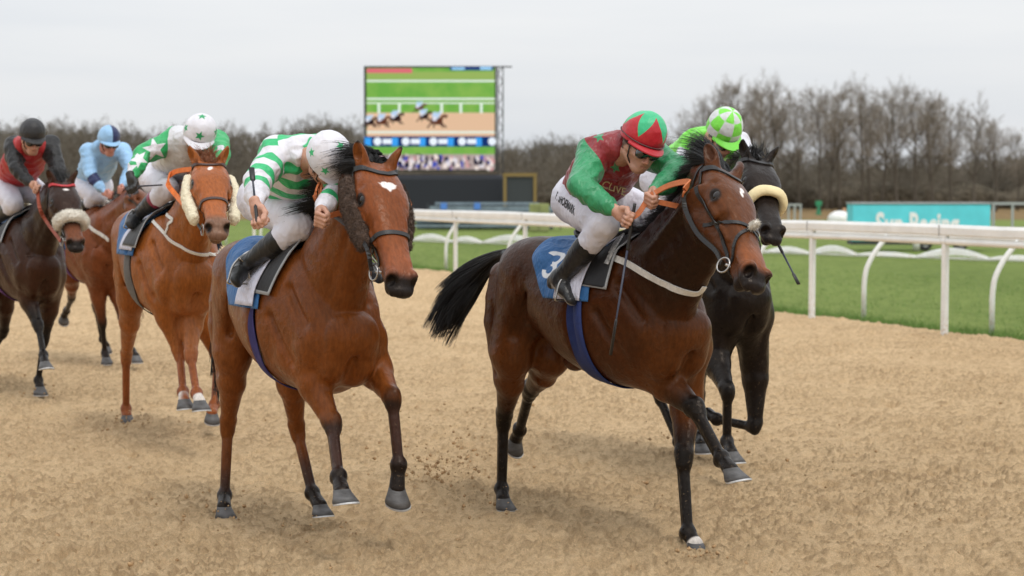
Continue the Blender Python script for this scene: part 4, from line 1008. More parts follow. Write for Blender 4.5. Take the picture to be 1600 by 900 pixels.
    # loose clods on the sand, and sand thrown up by the hooves
    M_CLOD = plain('sand_clod', (.44, .29, .155), .95, nscale=60, var=.25, spec=.1); V = []; mb = MB(); rs = np.random.RandomState(8)
    def clod(c, r):
        v, f = sphere_mesh(np.array(c), (r, r*.9, r*.7), None, 4); v = [np.array(p)+rs.normal(size=3)*r*.22 for p in v]; mb.add(v, f)
    for _ in range(700):
        y = 7.8*math.exp(rs.rand()*math.log(24/7.8)); x = (rs.rand()*2-1)*.3*y
        if rail_side(x, y) < -.1: clod((x, y, .018), .005+.012*rs.rand()**3)
    for (cx, cy, hz, n_c, sp_) in ((685, 745, .12, 260, .15), (335, 800, .05, 50, .12), (770, 785, .04, 50, .12), (200, 660, .05, 110, .1), (65, 612, .06, 70, .12), (1090, 700, .15, 60, .15), (690, 715, .22, 120, .24), (505, 830, .03, 60, .12), (1090, 872, .02, 60, .06), (660, 500, .1, 40, .3)):
        g = ground_at(cx, cy+12)
        for _ in range(n_c): clod(g+rs.normal(size=3)*[sp_, sp_, sp_*.45]+[0, 0, hz*.6+abs(rs.normal())*.02], .003+.010*rs.rand()**3)
    o = mb.build('loose_sand', M_CLOD, smooth=True); tag(o, kind='stuff', label='loose clods and kicked up grains of sand over the track', cat='sand')

# ------------------------------------------------------------------ running rails
def pvc():
    m, n, b = new_mat('white_plastic'); rgb = N(n, 'RGB'); rgb.outputs[0].default_value = (.80, .80, .78, 1); t = noise(n, 3, 5); c = mul_col(n, rgb.outputs[0], maprange(n, t.outputs[0], .3, .7, .90, 1.05))
    tcz = N(n, 'TexCoord'); sz = N(n, 'SeparateXYZ'); n.links.new(tcz.outputs['Object'], sz.inputs[0]); zf = maprange(n, sz.outputs[2], .0, .38, 1, .12)     # sand splashed up the feet of the posts
    t2 = noise(n, 26, 5, rough=.7); nf = maprange(n, t2.outputs[0], .47, .60, 0, .75); mm_ = N(n, 'Math', operation='MULTIPLY'); n.links.new(zf, mm_.inputs[0]); n.links.new(nf, mm_.inputs[1])
    x = N(n, 'MixRGB', ins={2: (.50, .36, .21, 1)}); n.links.new(mm_.outputs[0], x.inputs[0]); n.links.new(c, x.inputs[1]); n.links.new(x.outputs[0], b.inputs['Base Color']); b.inputs['Roughness'].default_value = .4
    t3 = noise(n, 20, 4); add_bump(n, b, [(t3.outputs[0], .002)]); return m
M_PVC = pvc()
def make_rails():
    root = empty('running_rail', RP, 0, 'white running rail of a deep flat board over a tube on straight upright posts', 'rail')
    def W(t, s=0, z=0): return RD*t+RN*s+np.array([0, 0, z])
    def board(name, t0, t1, z0, z1, s0, s1, r=.02, step=2.81):
        mb = MB(); n = int((t1-t0)/step)
        prof = [(s0+r, z0), (s0, z0+r), (s0, z1-r*2), (s0+r*1.5, z1), (s1-r*1.5, z1), (s1, z1-r*2), (s1, z0+r), (s1-r, z0)]
        V = []; ts = np.linspace(t0, t1, n*2+1); k = len(prof)
        for i, t in enumerate(ts): V += [W(t, s, z+.006*math.sin(t*.9)+.004*math.sin(t*2.3)) for s, z in prof]
        mb.add(V, [(i*k+j, i*k+(j+1) % k, (i+1)*k+(j+1) % k, (i+1)*k+j) for i in range(len(ts)-1) for j in range(k)]); return mb.build(name, M_PVC, root, smooth=False)
    t0, t1 = -14, 118; TK = lambda k: 3.12*k+(.09*k*k if k > 0 else 0)
    board('top_board', t0, t1, 1.235, 1.375, -.04, .06); 
    mb = MB(); mb.tube([W(t, .0, 1.165+.005*math.sin(t)) for t in np.arange(t0, t1, 2)], .042, 12); mb.build('lower_tube', M_PVC, root, smooth=True)
    for k in range(-5, 42):
        t = TK(k)
        if t > t1: break
        mb = MB(); f = W(t); a = RN*.034; b_ = RD*.042; lean = RD*random.uniform(-.012, .012)
        V = [];
        for z in (-.05, 1.24): V += [f+lean*(z > 0)-a-b_+[0, 0, z], f+lean*(z > 0)+a-b_+[0, 0, z], f+lean*(z > 0)+a+b_+[0, 0, z], f+lean*(z > 0)-a+b_+[0, 0, z]]
        mb.add(V, [(0, 3, 2, 1), (4, 5, 6, 7), (0, 1, 5, 4), (1, 2, 6, 5), (2, 3, 7, 6), (3, 0, 4, 7)]); o = mb.build('post', M_PVC, root)
        bv = o.modifiers.new('b', 'BEVEL'); bv.width = .012; bv.segments = 2
        if k < 12:
            mb = MB(); c = W(t, 0, 1.17); mb.tube([c-RD*.055, c+RD*.055], .049, 12); mb.build('clamp', M_PVC, o, smooth=True)
            mb = MB(); c = W(t+.08, -.043, 1.30); mb.box(c, (.012, .012, .14)); mb.build('joint_strip', plain('joint_grey', (.30, .29, .28), .6), o)
    r2 = empty('running_rail', RP+RN*.80, 0, 'second white running rail standing behind, carried on curved gooseneck legs', 'rail')
    mb = MB(); mb.tube([W(t, .26, 1.175+.006*math.sin(t*1.1)) for t in np.arange(t0, t1, 2)], .05, 12); mb.build('rail_tube', M_PVC, r2, smooth=True)
    for k in range(-5, 42):
        t = TK(k)*.93
        if t > t1: break
        f = W(t, -.10, -.05); pts = [f, f+[0, 0, .55], f+np.array([0, 0, .76])+RN*.035-RD*.01, f+np.array([0, 0, .98])+RN*.15-RD*.03, f+np.array([0, 0, 1.215])+RN*.34-RD*.06]
        pts = [f, f+np.array([0, 0, .5])] + list(catmull(pts[1:], 4)[1:]); mb = MB(); mb.tube(pts, [.036]*len(pts), 10); o = mb.build('gooseneck_leg', M_PVC, r2, smooth=True)
    # low white scalloped rail lying out on the grass
    root = empty('folded_rail', at_y(1400, 400, 50)*[1, 1, 0], 0, 'low white plastic rail lying in shallow humps on the grass beyond the running rails', 'rail')
    L0 = ground_at(640, 378); L1_ = ground_at(1640, 412); base = np.array(root.location)
    d = nrm(L1_-L0); Ltot = np.linalg.norm(L1_-L0); t = 0; rs = np.random.RandomState(3)
    i = 0
    while t < Ltot:
        w_ = 1.1+rs.rand()*2.4; hgt = .05+.24*rs.rand(); mb = MB(); pts = [L0+d*(t+w_*x)+np.array([0, 0, .05+hgt*math.sin(math.pi*x)])-base for x in np.linspace(0, 1, 12)]
        V = []
        for p in pts: V += [p+[0, -.10, .02], p+[0, -.12, -.02-.0], p*[1, 1, 0]+[0, -.16, .01]+[0, 0, p[2]*.45], p+[0, .10, -.03], p+[0, .05, .03]]
        mb.add(V, [(a*5+j, a*5+(j+1) % 5, (a+1)*5+(j+1) % 5, (a+1)*5+j) for a in range(11) for j in range(5)]); mb.build('rail_section', M_PVC, root, smooth=False)
        mb = MB(); mb.tube([L0+d*t+[0, -.1, .06]-base, L0+d*(t+w_)+[0, -.1, .05]-base], .035, 8); mb.build('ground_tube', M_PVC, root, smooth=True)
        t += w_*.93; i += 1

# ------------------------------------------------------------------ winter trees
def bark(name, c, var=.25): return plain(name, c, .95, nscale=2.5, var=var, spec=.1)
def tree_mesh(seed, H=12.0, spread=.42, twigs=1.0, crown0=.28, depth=5, trunk_r=.16, thin=1.0):
    rs = np.random.RandomState(seed); S0 = []; tw = []
    # trunk with a slight lean
    p = np.zeros(3); d = nrm([rs.normal()*.04, rs.normal()*.04, 1]); n = 9; pts = [p]; 
    for i in range(n): d = nrm(d+rs.normal(size=3)*.05+[0, 0, .03]); p = p+d*H*.80/n; pts.append(p)
    rr = [trunk_r*(1-.80*(i/n)**1.0) for i in range(n+1)]
    stack = []; trunk = (pts, rr)
    nb = int(20*twigs)
    for k in range(nb):
        t = crown0+(1-crown0)*((k+rs.rand())/nb); x = t*n; i = min(int(x), n-1); q = pts[i]*(1-(x-i))+pts[i+1]*(x-i); a = rs.rand()*6.283; el = .55+.5*t+rs.normal()*.12
        dd = nrm([math.cos(a)*math.cos(el), math.sin(a)*math.cos(el), math.sin(el)]); Lb = H*spread*(1.05-.62*t)*(.75+.5*rs.rand()); stack.append((q, dd, Lb, rr[i]*.48, 1))
    while stack:
        q, dd, Lb, r, lv = stack.pop(); m = 4; P_ = [q]; D_ = [dd]
        for i in range(m): dd = nrm(dd+rs.normal(size=3)*.16+[0, 0, .07]); q = q+dd*Lb/m; P_.append(q); D_.append(dd)
        if lv <= 2: S0.append((P_, [max(r*(1-.75*i/m), .008*thin) for i in range(m+1)]))
        else: tw.append(P_)
        if lv < depth-1:
            for k in range({1: 6, 2: 5, 3: 4}[lv] if lv in (1, 2, 3) else 3):
                t = .25+.75*rs.rand(); i = min(int(t*m), m-1); c = P_[i]*(1-(t*m-i))+P_[i+1]*(t*m-i); nd = nrm(D_[i]+rs.normal(size=3)*.55+[0, 0, .12]); stack.append((c, nd, Lb*(.42+.25*rs.rand()), r*.45, lv+1))
    tr = MB(); tr.tube(trunk[0], trunk[1], 9)
    for P_, r_ in S0: tr.tube(P_, r_, 5, cap=False)
    V = []; F_ = []
    # twigs: thin three-sided cones, vectorised
    T_ = np.array(tw) if tw else np.zeros((0, 5, 3))
    return tr, T_
def twig_mesh(name, T_, r):
    n, m = T_.shape[:2]; tan = np.gradient(T_, axis=1); tan /= np.linalg.norm(tan, axis=2, keepdims=True)+1e-9; rs = np.random.RandomState(1)
    u2 = np.cross(tan, np.tile(rs.normal(size=(n, 1, 3)), (1, m, 1))); u2 /= np.linalg.norm(u2, axis=2, keepdims=True)+1e-9; b2 = np.cross(tan, u2); rr = (r*np.linspace(1, .35, m))[None, :, None]
    V = np.stack([T_+rr*(math.cos(g)*u2+math.sin(g)*b2) for g in (0, 2.094, 4.189)], 2); idx = np.arange(n*m*3).reshape(n, m, 3)
    Q = np.stack([np.stack([idx[:, :-1, k], idx[:, :-1, (k+1) % 3], idx[:, 1:, (k+1) % 3], idx[:, 1:, k]], -1) for k in range(3)], 2).reshape(-1, 4)
    return V.reshape(-1, 3), Q
def make_trees():
    M_BARK = bark('tree_bark', (.11, .094, .075)); M_TWIG = bark('twigs', (.25, .218, .178)); protos = []
    for sd_ in range(5):
        tr, T_ = tree_mesh(20+sd_, 12.0, .34, 1.0, .34, 5, .17); V, Q = twig_mesh('t', T_, .0105)
        root = empty('bare_tree', (0, 0, 0), 0, 'x', 'tree'); t = tr.build('trunk', M_BARK, root, smooth=True); c = link('crown', mesh_np('crown', V, Q, False), M_TWIG, root); protos.append((root, t, c, False))
    used = [False]*5; rs = np.random.RandomState(5)
    #        px of foot, top y, distance
    spec = [(1072, 168, 172), (1100, 150, 168), (1130, 128, 166), (1160, 113, 163), (1192, 122, 168), (1222, 126, 160), (1250, 138, 172), (1282, 135, 165), (1312, 124, 160), (1345, 130, 166), (1376, 136, 172),
            (1402, 133, 160), (1430, 130, 166), (1458, 140, 160), (1486, 152, 168), (1520, 156, 158), (1556, 178, 164), (1590, 206, 170), (1175, 120, 178), (1300, 128, 180), (1362, 130, 184), (1450, 140, 184)]
    loc_words = ['tall bare winter tree standing in the row of trees at the right, far behind the rails']
    for i, (px, ty, D) in enumerate(spec):
        k = i % 5; root, t, c, _ = protos[k]
        if used[k]:
            r = root.copy(); COL.objects.link(r)
            for ch in (t, c): q = ch.copy(); COL.objects.link(q); q.parent = r
        else: r = root; used[k] = True
        g = at_y(px, 330, D); hh = at_y(px, ty, D)[2]; r.location = (g[0], D, -.05); s = hh/12.0; w_ = 1.0 if px < 1540 else 1.15; r.scale = (s*.95*w_, s*.95*w_, s); r.rotation_euler = (0, 0, rs.rand()*6.28)
        o_ = ('first', 'second', 'third', 'fourth', 'fifth', 'sixth', 'seventh', 'eighth', 'ninth', 'tenth', 'eleventh', 'twelfth', 'thirteenth', 'fourteenth', 'fifteenth', 'sixteenth', 'seventeenth', 'eighteenth')
        if i < 18: r['label'] = 'bare leafless tree, %s from the left in the front of the right hand row' % o_[i]
        else: r['label'] = 'bare leafless tree behind the front right hand row, %s from the left there' % o_[sorted(q_[0] for q_ in spec[18:]).index(px)]
        r['category'] = 'tree'; r['group'] = 'bare trees in the tall row at the right'
    # distant woodland: one mass
    tr, T_ = tree_mesh(77, 8.5, .40, .9, .10, 4, .10); trv = np.array(tr.v); trq = [f for f in tr.f if len(f) == 4]; V1, Q1 = twig_mesh('t', T_, .022)
    M_WOOD = bark('wood_twigs', (.155, .137, .108), .3); Vs = []; Qs = []; off = 0; rs = np.random.RandomState(9)
    Va = np.vstack([trv, V1]); Qa = np.vstack([np.array(trq), Q1+len(trv)])
    def top(px):   # the height of the wood's outline in the photograph
        return np.interp(px, [-200, 0, 100, 200, 300, 400, 440, 520, 560, 640, 780, 860, 900, 1000, 1060, 1150, 1700], [203, 200, 195, 203, 206, 203, 200, 188, 205, 215, 226, 222, 218, 214, 215, 232, 240])
    for k in range(430):
        D = rs.uniform(172, 300); px = rs.uniform(-160, 1760); ty = top(px)+rs.normal()*5+(rs.rand() < .3)*12; z = at_y(px, ty, D)[2]; s = z/8.5; a = rs.rand()*6.28; M = np.array([[math.cos(a), -math.sin(a), 0], [math.sin(a), math.cos(a), 0], [0, 0, 1]])
        Vs.append((Va*[s*1.25, s*1.25, s])@M.T+[at_y(px, 300, D)[0], D, -.1]); Qs.append(Qa+off); off += len(Va)
    o = link('wood', mesh_np('wood', np.vstack(Vs), np.vstack(Qs), False), M_WOOD); tag(o, 'far off leafless wood making one grey brown band behind the racecourse', 'wood', kind='stuff')
    # undergrowth banks inside the wood so its foot reads dense
    M_BANK = plain('undergrowth', (.13, .11, .08), .95, nscale=.9, var=.45, bump=1.2, bscale=2.2, spec=.05)
    for (D, za, zb, nm) in ((186, 1.6, 2.6, 'scrub'), (240, 3.6, 5.2, 'scrub')):
        X = np.arange(-150, 170, 1.2); rows = 7; Vv = []
        for j in range(rows):
            f = j/(rows-1)
            for x in X:
                hgt = za+(zb-za)*(.5+.5*float(vnoise(np.array([[x*.5, D]]), .12, 3)[0]))+.7*float(vnoise(np.array([[x, D]]), .7, 4)[0]); hgt *= (1 if x < 60 else max(.55, 1-(x-60)*.01))
                Vv.append((x+.3*math.sin(j*3+x), D+2.5*math.sin(math.pi*f)*-1+6*f, hgt*math.sin(math.pi/2*min(1, f*1.3))+.35*float(vnoise(np.array([[x, j*1.7]]), .9, 5)[0])*(j > 0)))
        n = len(X); idx = np.arange(rows*n).reshape(rows, n); Q = np.stack([idx[:-1, :-1], idx[:-1, 1:], idx[1:, 1:], idx[1:, :-1]], -1).reshape(-1, 4)
        o = link(nm, mesh_np(nm, np.array(Vv), Q, True), M_BANK); tag(o, 'dense brown scrub along the foot of the far wood' if D < 200 else 'dense brown scrub rising deeper in the far wood', 'scrub', kind='stuff')

# ------------------------------------------------------------------ the big screen
def emis(name, c, s=1.0, nscale=None, c2=None):
    if name in MATS: return MATS[name]
    m = bpy.data.materials.new(name); m.use_nodes = True; n = m.node_tree; n.nodes.clear(); o = n.nodes.new('ShaderNodeOutputMaterial'); e = n.nodes.new('ShaderNodeEmission'); e.inputs[1].default_value = s
    if nscale:
        t = noise(n, nscale, 4); x = N(n, 'MixRGB', ins={1: tuple(c)+(1,), 2: tuple(c2)+(1,)}); n.links.new(maprange(n, t.outputs[0], .4, .6, 0, 1), x.inputs[0]); n.links.new(x.outputs[0], e.inputs[0])
    else: e.inputs[0].default_value = tuple(c)+(1,)
    n.links.new(e.outputs[0], o.inputs[0]); MATS[name] = m; return m
def make_screen():
    D = 105.0; root = empty('big_screen', at_y(690, 330, D)*[1, 1, 0], 0, 'large outdoor television screen on a dark truss showing the race', 'screen'); b = np.array(root.location)
    def P(px, py, dy=0): return at_y(px, py, D+dy)-b
    def q(mb, x0, y0, x1, y1, dy=0):
        a, c = P(x0, y1, dy), P(x1, y0, dy); mb.add([(a[0], a[1], a[2]), (c[0], a[1], a[2]), (c[0], a[1], c[2]), (a[0], a[1], c[2])], [(0, 1, 2, 3)])
    def box(mb, x0, y0, x1, y1, d0, d1):
        a, c = P(x0, y1), P(x1, y0); mb.box(((a[0]+c[0])/2, (d0+d1)/2, (a[2]+c[2])/2), (abs(c[0]-a[0]), abs(d1-d0), abs(c[2]-a[2])))
    M_TR = plain('dark_truss', (.03, .03, .035), .6)
    mb = MB(); box(mb, 569, 103, 776, 267, .06, .5); mb.build('screen_housing', M_TR, root)
    LAY = []
    def layer(c, rects, dy, c2=None, ns=None):
        mb = MB()
        for r in rects: q(mb, *r, dy)
        LAY.append((mb, emis('screen_%d' % len(LAY), c, 1.0, ns, c2)))
    layer((.16, .42, .07), [(573, 106, 773, 265)], 0, (.24, .47, .09), .8)
    layer((.32, .46, .12), [(573, 112, 773, 124)], -.01)
    layer((.78, .52, .34), [(573, 176, 773, 216)], -.01)
    layer((.80, .90, .80), [(573, 125, 773, 128), (573, 153, 773, 156), (573, 160, 773, 162), (573, 205, 773, 208)]+[(x, 162, x+4, 177) for x in (590, 622, 655, 688, 718, 750)], -.02)
    layer((.75, .16, .20), [(573, 107, 644, 114)], -.02)
    layer((.03, .07, .22), [(703, 104, 771, 110)], -.02); layer((.35, .65, .95), [(706, 105, 726, 109), (750, 104, 768, 109)], -.03)
    layer((.01, .035, .16), [(569, 213, 773, 229)], -.02)
    layer((.05, .36, .90), [(570, 215, 580, 228)]+[(x+28, 215, x+38, 228) for x in (584, 627, 671, 715)], -.03)
    layer((.45, .36, .34), [(573, 241, 773, 265)], -.02)
    mb = MB()
    for x in (590, 634, 677, 722, 769):
        c = P(x, 221, -.04); n = 16; mb.add([c+np.array([math.cos(2*math.pi*k/n)*.22, 0, math.sin(2*math.pi*k/n)*.22]) for k in range(n)], [tuple(range(n))])
        if x < 760: q(mb, x+8, 217, x+22, 225, -.04)
    LAY.append((mb, emis('screen_white', (.85, .92, 1.0))))
    rs = np.random.RandomState(2)
    def blob(mb, x, y, w_, h_, dy): c = P(x, y, dy); n = 10; mb.add([c+np.array([math.cos(2*math.pi*k/n)*w_*(.8+.4*rs.rand()), 0, math.sin(2*math.pi*k/n)*h_*(.8+.4*rs.rand())]) for k in range(n)], [tuple(range(n))])
    def stroke(mb, pts, w_, dy):
        for a, c in zip(pts[:-1], pts[1:]):
            a, c = P(a[0], a[1], dy), P(c[0], c[1], dy); d = nrm(c-a); nn = np.array([d[2], 0, -d[0]])*w_/2; mb.add([a-nn, a+nn, c+nn, c-nn], [(0, 1, 2, 3)])
    hs = MB(); js = MB(); j2 = MB(); lg = MB(); dk = MB()
    for i, (x, y, s) in enumerate(((577, 190, 1.0), (596, 189, 1.1), (617, 184, 1.1), (655, 168, .9), (662, 181, 1.0), (682, 188, 1.3))):
        tgt = hs if i % 2 else dk
        blob(tgt, x, y+1, .30*s, .15*s, -.03); stroke(tgt, [(x+4*s, y-1), (x+9*s, y-6*s), (x+13*s, y-4*s)], .13*s, -.035)
        for dx, ex in ((-6, -11), (-4, -3), (4, 8), (6, 12)): stroke(lg, [(x+dx*s, y+3*s), (x+ex*s, y+9*s)], .06*s, -.04)
        blob(js, x-1, y-6*s, .17*s, .15*s, -.05); blob(js, x+4*s, y-9*s, .07*s, .07*s, -.052); blob(j2, x-3, y-2*s, .10*s, .10*s, -.055)
    for m_, c_ in ((hs, (.13, .045, .025)), (dk, (.03, .015, .015)), (lg, (.05, .02, .02)), (js, (.50, .66, .86)), (j2, (.75, .75, .85))): LAY.append((m_, emis('sp%.3f' % c_[0], c_)))
    cols = [(.02, .02, .04), (.75, .70, .75), (.08, .10, .45), (.65, .35, .35), (.12, .10, .12), (.85, .75, .70)]
    mbs = [MB() for _ in cols]
    for k in range(230): blob(mbs[rs.randint(6)], rs.uniform(575, 771), rs.uniform(245, 263), .06+.07*rs.rand(), .08+.10*rs.rand(), -.03-.002*(k % 12))
    for m_, c in zip(mbs, cols): LAY.append((m_, emis('sc%.2f%.2f' % (c[0], c[1]), c)))
    big = MB(); mi = []; mats = []
    for j, (m_, mt) in enumerate(LAY): big.add(m_.v, m_.f); mi += [j]*len(m_.f); mats.append(mt)
    me = bpy.data.meshes.new('picture'); me.from_pydata(big.v, [], big.f); me.update(); me.polygons.foreach_set('material_index', mi); link('picture', me, mats, root)
    # truss, right column, cross bar on top
    mb = MB(); h0, h1 = P(778, 272)[2], P(778, 103)[2]; x0, x1 = P(778, 200)[0], P(786, 200)[0]
    for x in (x0, x1):
        for y in (.1, .45): mb.box((x, y, (h0+h1)/2), (.06, .06, h1-h0))
    z = h0; k = 0
    while z < h1-.4: mb.tube([(x0 if k % 2 else x1, .1, z), (x1 if k % 2 else x0, .1, z+.42)], .025, 5); z += .42; k += 1
    a, c = P(569, 104), P(800, 104); mb.box(((a[0]+c[0])/2, .2, c[2]), (c[0]-a[0], .08, .07)); mb.build('truss_column', M_TR, root)
    mb = MB(); box(mb, 600, 273, 787, 345, -.3, 1.4); o = mb.build('base', plain('screen_base', (.012, .014, .022), .7), root); bv = o.modifiers.new('b', 'BEVEL'); bv.width = .25; bv.segments = 3
    # signboard frame beside it
    D2 = 103.0; r2 = empty('notice_frame', at_y(812, 330, D2)*[1, 1, 0], 0, 'dark panel in a tall ochre wooden frame beside the big screen', 'board'); b2 = np.array(r2.location); P2 = lambda px, py: at_y(px, py, D2)-b2
    M_OC = plain('ochre_wood', (.24, .16, .05), .8); mb = MB(); a, c = P2(789, 330), P2(836, 273)
    for x in (a[0], c[0]): mb.box((x, 0, c[2]/2), (.16, .16, c[2]))
    mb.box(((a[0]+c[0])/2, -.01, c[2]), (c[0]-a[0]+.2, .18, .16)); mb.build('frame', M_OC, r2)
    mb = MB(); mb.box(((a[0]+c[0])/2, .05, c[2]*.55), (c[0]-a[0]-.18, .06, c[2]*.8)); mb.build('panel', plain('dark_panel', (.035, .04, .045), .7), r2)
    # low stand of blue grey tiers below the screen
    D3 = 88.0; r3 = empty('tiered_stand', at_y(750, 345, D3)*[1, 1, 0], 0, 'low blue grey metal stand with dark gaps in front of the screen', 'stand'); b3 = np.array(r3.location); P3 = lambda px, py: at_y(px, py, D3)-b3
    mb = MB(); M_GB = plain('grey_blue_metal', (.17, .22, .25), .6, var=.3, nscale=2)
    for j, (py0, py1, x0, x1) in enumerate(((316, 320, 680, 842), (322, 330, 672, 870), (333, 338, 640, 880), (341, 346, 640, 880), (350, 354, 640, 880))):
        a, c = P3(x0, py1), P3(x1, py0); mb.box(((a[0]+c[0])/2, -j*.3, (a[2]+c[2])/2), (c[0]-a[0], .3, c[2]-a[2]))
    mb.build('tier', M_GB, r3); mb = MB()
    for px in range(642, 880, 26): a, c = P3(px, 356), P3(px, 318); mb.box((a[0], .25, c[2]/2), (.07, .07, c[2]))
    mb.build('post', plain('dark_steel', (.04, .045, .05), .6), r3)
    mb = MB(); a, c = P3(650, 356), P3(865, 330); mb.box(((a[0]+c[0])/2, .6, c[2]/2), (c[0]-a[0], .1, c[2])); mb.build('back_panel', plain('deep_teal_panel', (.035, .06, .07), .8), r3)
    for px, c_ in ((694, (.12, .25, .65)), (746, (.10, .30, .75))):
        mb = MB(); a = P3(px, 322); mb.box((a[0], -.5, a[2]), (.28, .1, .30)); mb.build('blue_cover', plain('blue_cover', (.08, .22, .6), .6), r3)
    # green equipment box
    D4 = 84.0; r4 = empty('equipment_cabinet', at_y(845, 345, D4)*[1, 1, 0], 0, 'pale olive green equipment cabinet standing right of the low stand', 'cabinet'); b4 = np.array(r4.location); a, c = at_y(827, 358, D4)-b4, at_y(858, 318, D4)-b4
    mb = MB(); mb.box(((a[0]+c[0])/2, 0, c[2]/2), (c[0]-a[0], .8, c[2])); o = mb.build('body', plain('olive_paint', (.24, .26, .10), .7, var=.2, nscale=3), r4); o.modifiers.new('b', 'BEVEL').width = .03
    mb = MB(); mb.box(((a[0]+c[0])/2, -.41, c[2]/2), (.02, .02, c[2]*.85)); mb.box(((a[0]+c[0])/2+.08, -.42, c[2]/2), (.03, .03, .15)); mb.build('door_seam', plain('seam', (.05, .05, .04), .7), r4)

def make_sign():
    D = 57.5; root = empty('advertising_trailer', ground_at(1440, 391)*[1, 1, 0], 0, 'long turquoise advertising trailer with white lettering standing beyond the rails', 'trailer'); b = np.array(root.location)
    P = lambda px, py: at_y(px, py, D)-b; M_TEAL = plain('turquoise_vinyl', (.12, .66, .76), .5, nscale=1.5, var=.1, bump=.004, bscale=4)
    a, c = P(1332, 377), P(1548, 319); mb = MB(); mb.box(((a[0]+c[0])/2, .5, (a[2]+c[2])/2), (c[0]-a[0], 1.0, c[2]-a[2])); o = mb.build('board', M_TEAL, root); o.modifiers.new('b', 'BEVEL').width = .02
    mb = MB(); mb.box(((a[0]+c[0])/2, .5, c[2]+.03), (c[0]-a[0]+.06, 1.06, .05)); mb.build('top_rail', plain('grey_rail', (.4, .42, .44), .5, .4), root)
    o = text_on(None, 'Sun Racing', P(1368, 366)+[0, -.012, 0], (1, 0, 0), (0, 0, 1), .92, plain('white_vinyl', (.82, .84, .84), .5), root, bold=.035, xs=.62); o.name = 'lettering'
    for px in (1447, 1503):
        g = P(px, 385); mb = MB(); cc = np.array([g[0], .2, .2]); mb.tube([cc-[0, .12, 0], cc+[0, .12, 0]], .21, 18); w_ = mb.build('wheel', plain('tyre', (.02, .02, .02), .8), root, smooth=False)
        mb = MB(); mb.tube([cc-[0, .13, 0], cc-[0, .121, 0]], .11, 14); mb.build('rim', plain('rim_grey', (.35, .35, .36), .5), w_)
    mb = MB(); g = P(1432, 385); mb.tube([(g[0], 0, 0), (g[0], 0, .45)], .11, 12); mb.build('jack_leg', M_PVC, root, smooth=True)
    mb = MB(); mb.box(((a[0]+c[0])/2, .5, a[2]-.05), (c[0]-a[0], .9, .1)); mb.build('chassis', plain('chassis_dark', (.05, .05, .055), .7), root)
    M_G = plain('galvanised', (.42, .43, .43), .5, .5)
    for (x0, x1, y0, y1, D_, lb) in ((1552, 1612, 318, 356, 60, 'grey galvanised metal gate frame right of the turquoise trailer'), (1232, 1251, 320, 345, 75, 'small grey galvanised frame just right of the black horse')):
        r = empty('metal_frame', at_y((x0+x1)/2, 345, D_)*[1, 1, 0], 0, lb, 'frame'); bb = np.array(r.location); a, c = at_y(x0, y1, D_)-bb, at_y(x1, y0, D_)-bb; mb = MB()
        for t in (0, .5, 1): mb.box((a[0]+(c[0]-a[0])*t, 0, c[2]/2), (.07, .07, c[2]))
        mb.build('upright', M_G, r); mb = MB(); mb.box(((a[0]+c[0])/2, -.002, c[2]), (c[0]-a[0]+.08, .08, .08)); mb.box(((a[0]+c[0])/2, -.002, c[2]*.45), (c[0]-a[0], .05, .05)); mb.build('cross_bar', M_G, r)
    # small things far off on the rough ground
    for (px, py0, py1, w_, D_, c_, nm, lb, ct) in ((1279, 330, 316, .35, 140, (.02, .20, .09), 'marker_post', 'small dark green marker post with a square board before the trees', 'marker'), (1319, 345, 325, .30, 110, (.6, .33, .2), 'traffic_cone', 'small pale orange traffic cone on the rough ground left of the trailer', 'cone')):
        r = empty(nm, at_y(px, py0, D_)*[1, 1, 0], 0, lb, ct); hh = at_y(px, py1, D_)[2]; mb = MB(); mb.tube([(0, 0, 0), (0, 0, .04), (0, 0, .05), (0, 0, hh)], [w_*.8, w_*.8, w_*.5, .05], 10); mb.build('body', plain(nm+'_paint', c_, .6), r, smooth=False)
        mb = MB(); mb.box((0, -.05, hh*.92), (w_*1.3, .05, .35) if nm == 'marker_post' else (.16, .16, .12)); mb.build('head', plain(nm+'_paint2', tuple(min(1, v*1.3) for v in c_), .6), r)
    D_ = 96; g = at_y(1312, 352, D_); r = empty('rail_cover', (g[0], D_, 0), 0, 'white rounded plastic cover standing left of the turquoise trailer', 'cover'); mb = MB(); v, f = sphere_mesh(np.array([0, 0, .35]), (.62, .5, .42), None, 8); mb.add(v, f); mb.build('shell', M_PVC, r, smooth=True)
    mb = MB(); mb.box((0, 0, .06), (1.3, 1.05, .12)); mb.build('skirt', M_PVC, r)
make_ground(); make_rails(); make_screen(); make_sign(); make_trees()
# ------------------------------------------------------------------ helpers for posing
def leg_f(fr, Epix, u, K, Ft, C, s, foot=None, L=(.42, .31, .11)):
    E = fr.u(Epix[0], Epix[1], u); k = fr.J(E, K[0], K[1], L[0], s[0]); f = fr.J(k, Ft[0], Ft[1], L[1], s[1]); c = fr.J(f, C[0], C[1], L[2], s[2])
    return [E, k, f, c]+list(foot or ((0, 0, -1), (1, 0, 0)))
def leg_u(fr, pts, foot=None): return [fr.u(*p) for p in pts]+list(foot or ((0, 0, -1), (1, 0, 0)))
def leg_h(fr, Tpix, u, K, Ft, C, s, foot=None): return leg_f(fr, Tpix, u, K, Ft, C, s, foot, (.45, .38, .11))
EARBACK = [(-.018, .076, .002), (-.046, .086, .008), (-.072, .088, .010)]
def sleeves(V, J, off=.0):
    m = np.full(len(V), -1.0)
    for k in 'RL':
        d, t = seg_t(V, [J['sh'+k], J['el'+k], J['wr'+k]])
        dT, _ = seg_t(V, [J['neck'], J['pelvis']]); m = np.maximum(m, (dT-.150)-(d-.078)+off)
    return m
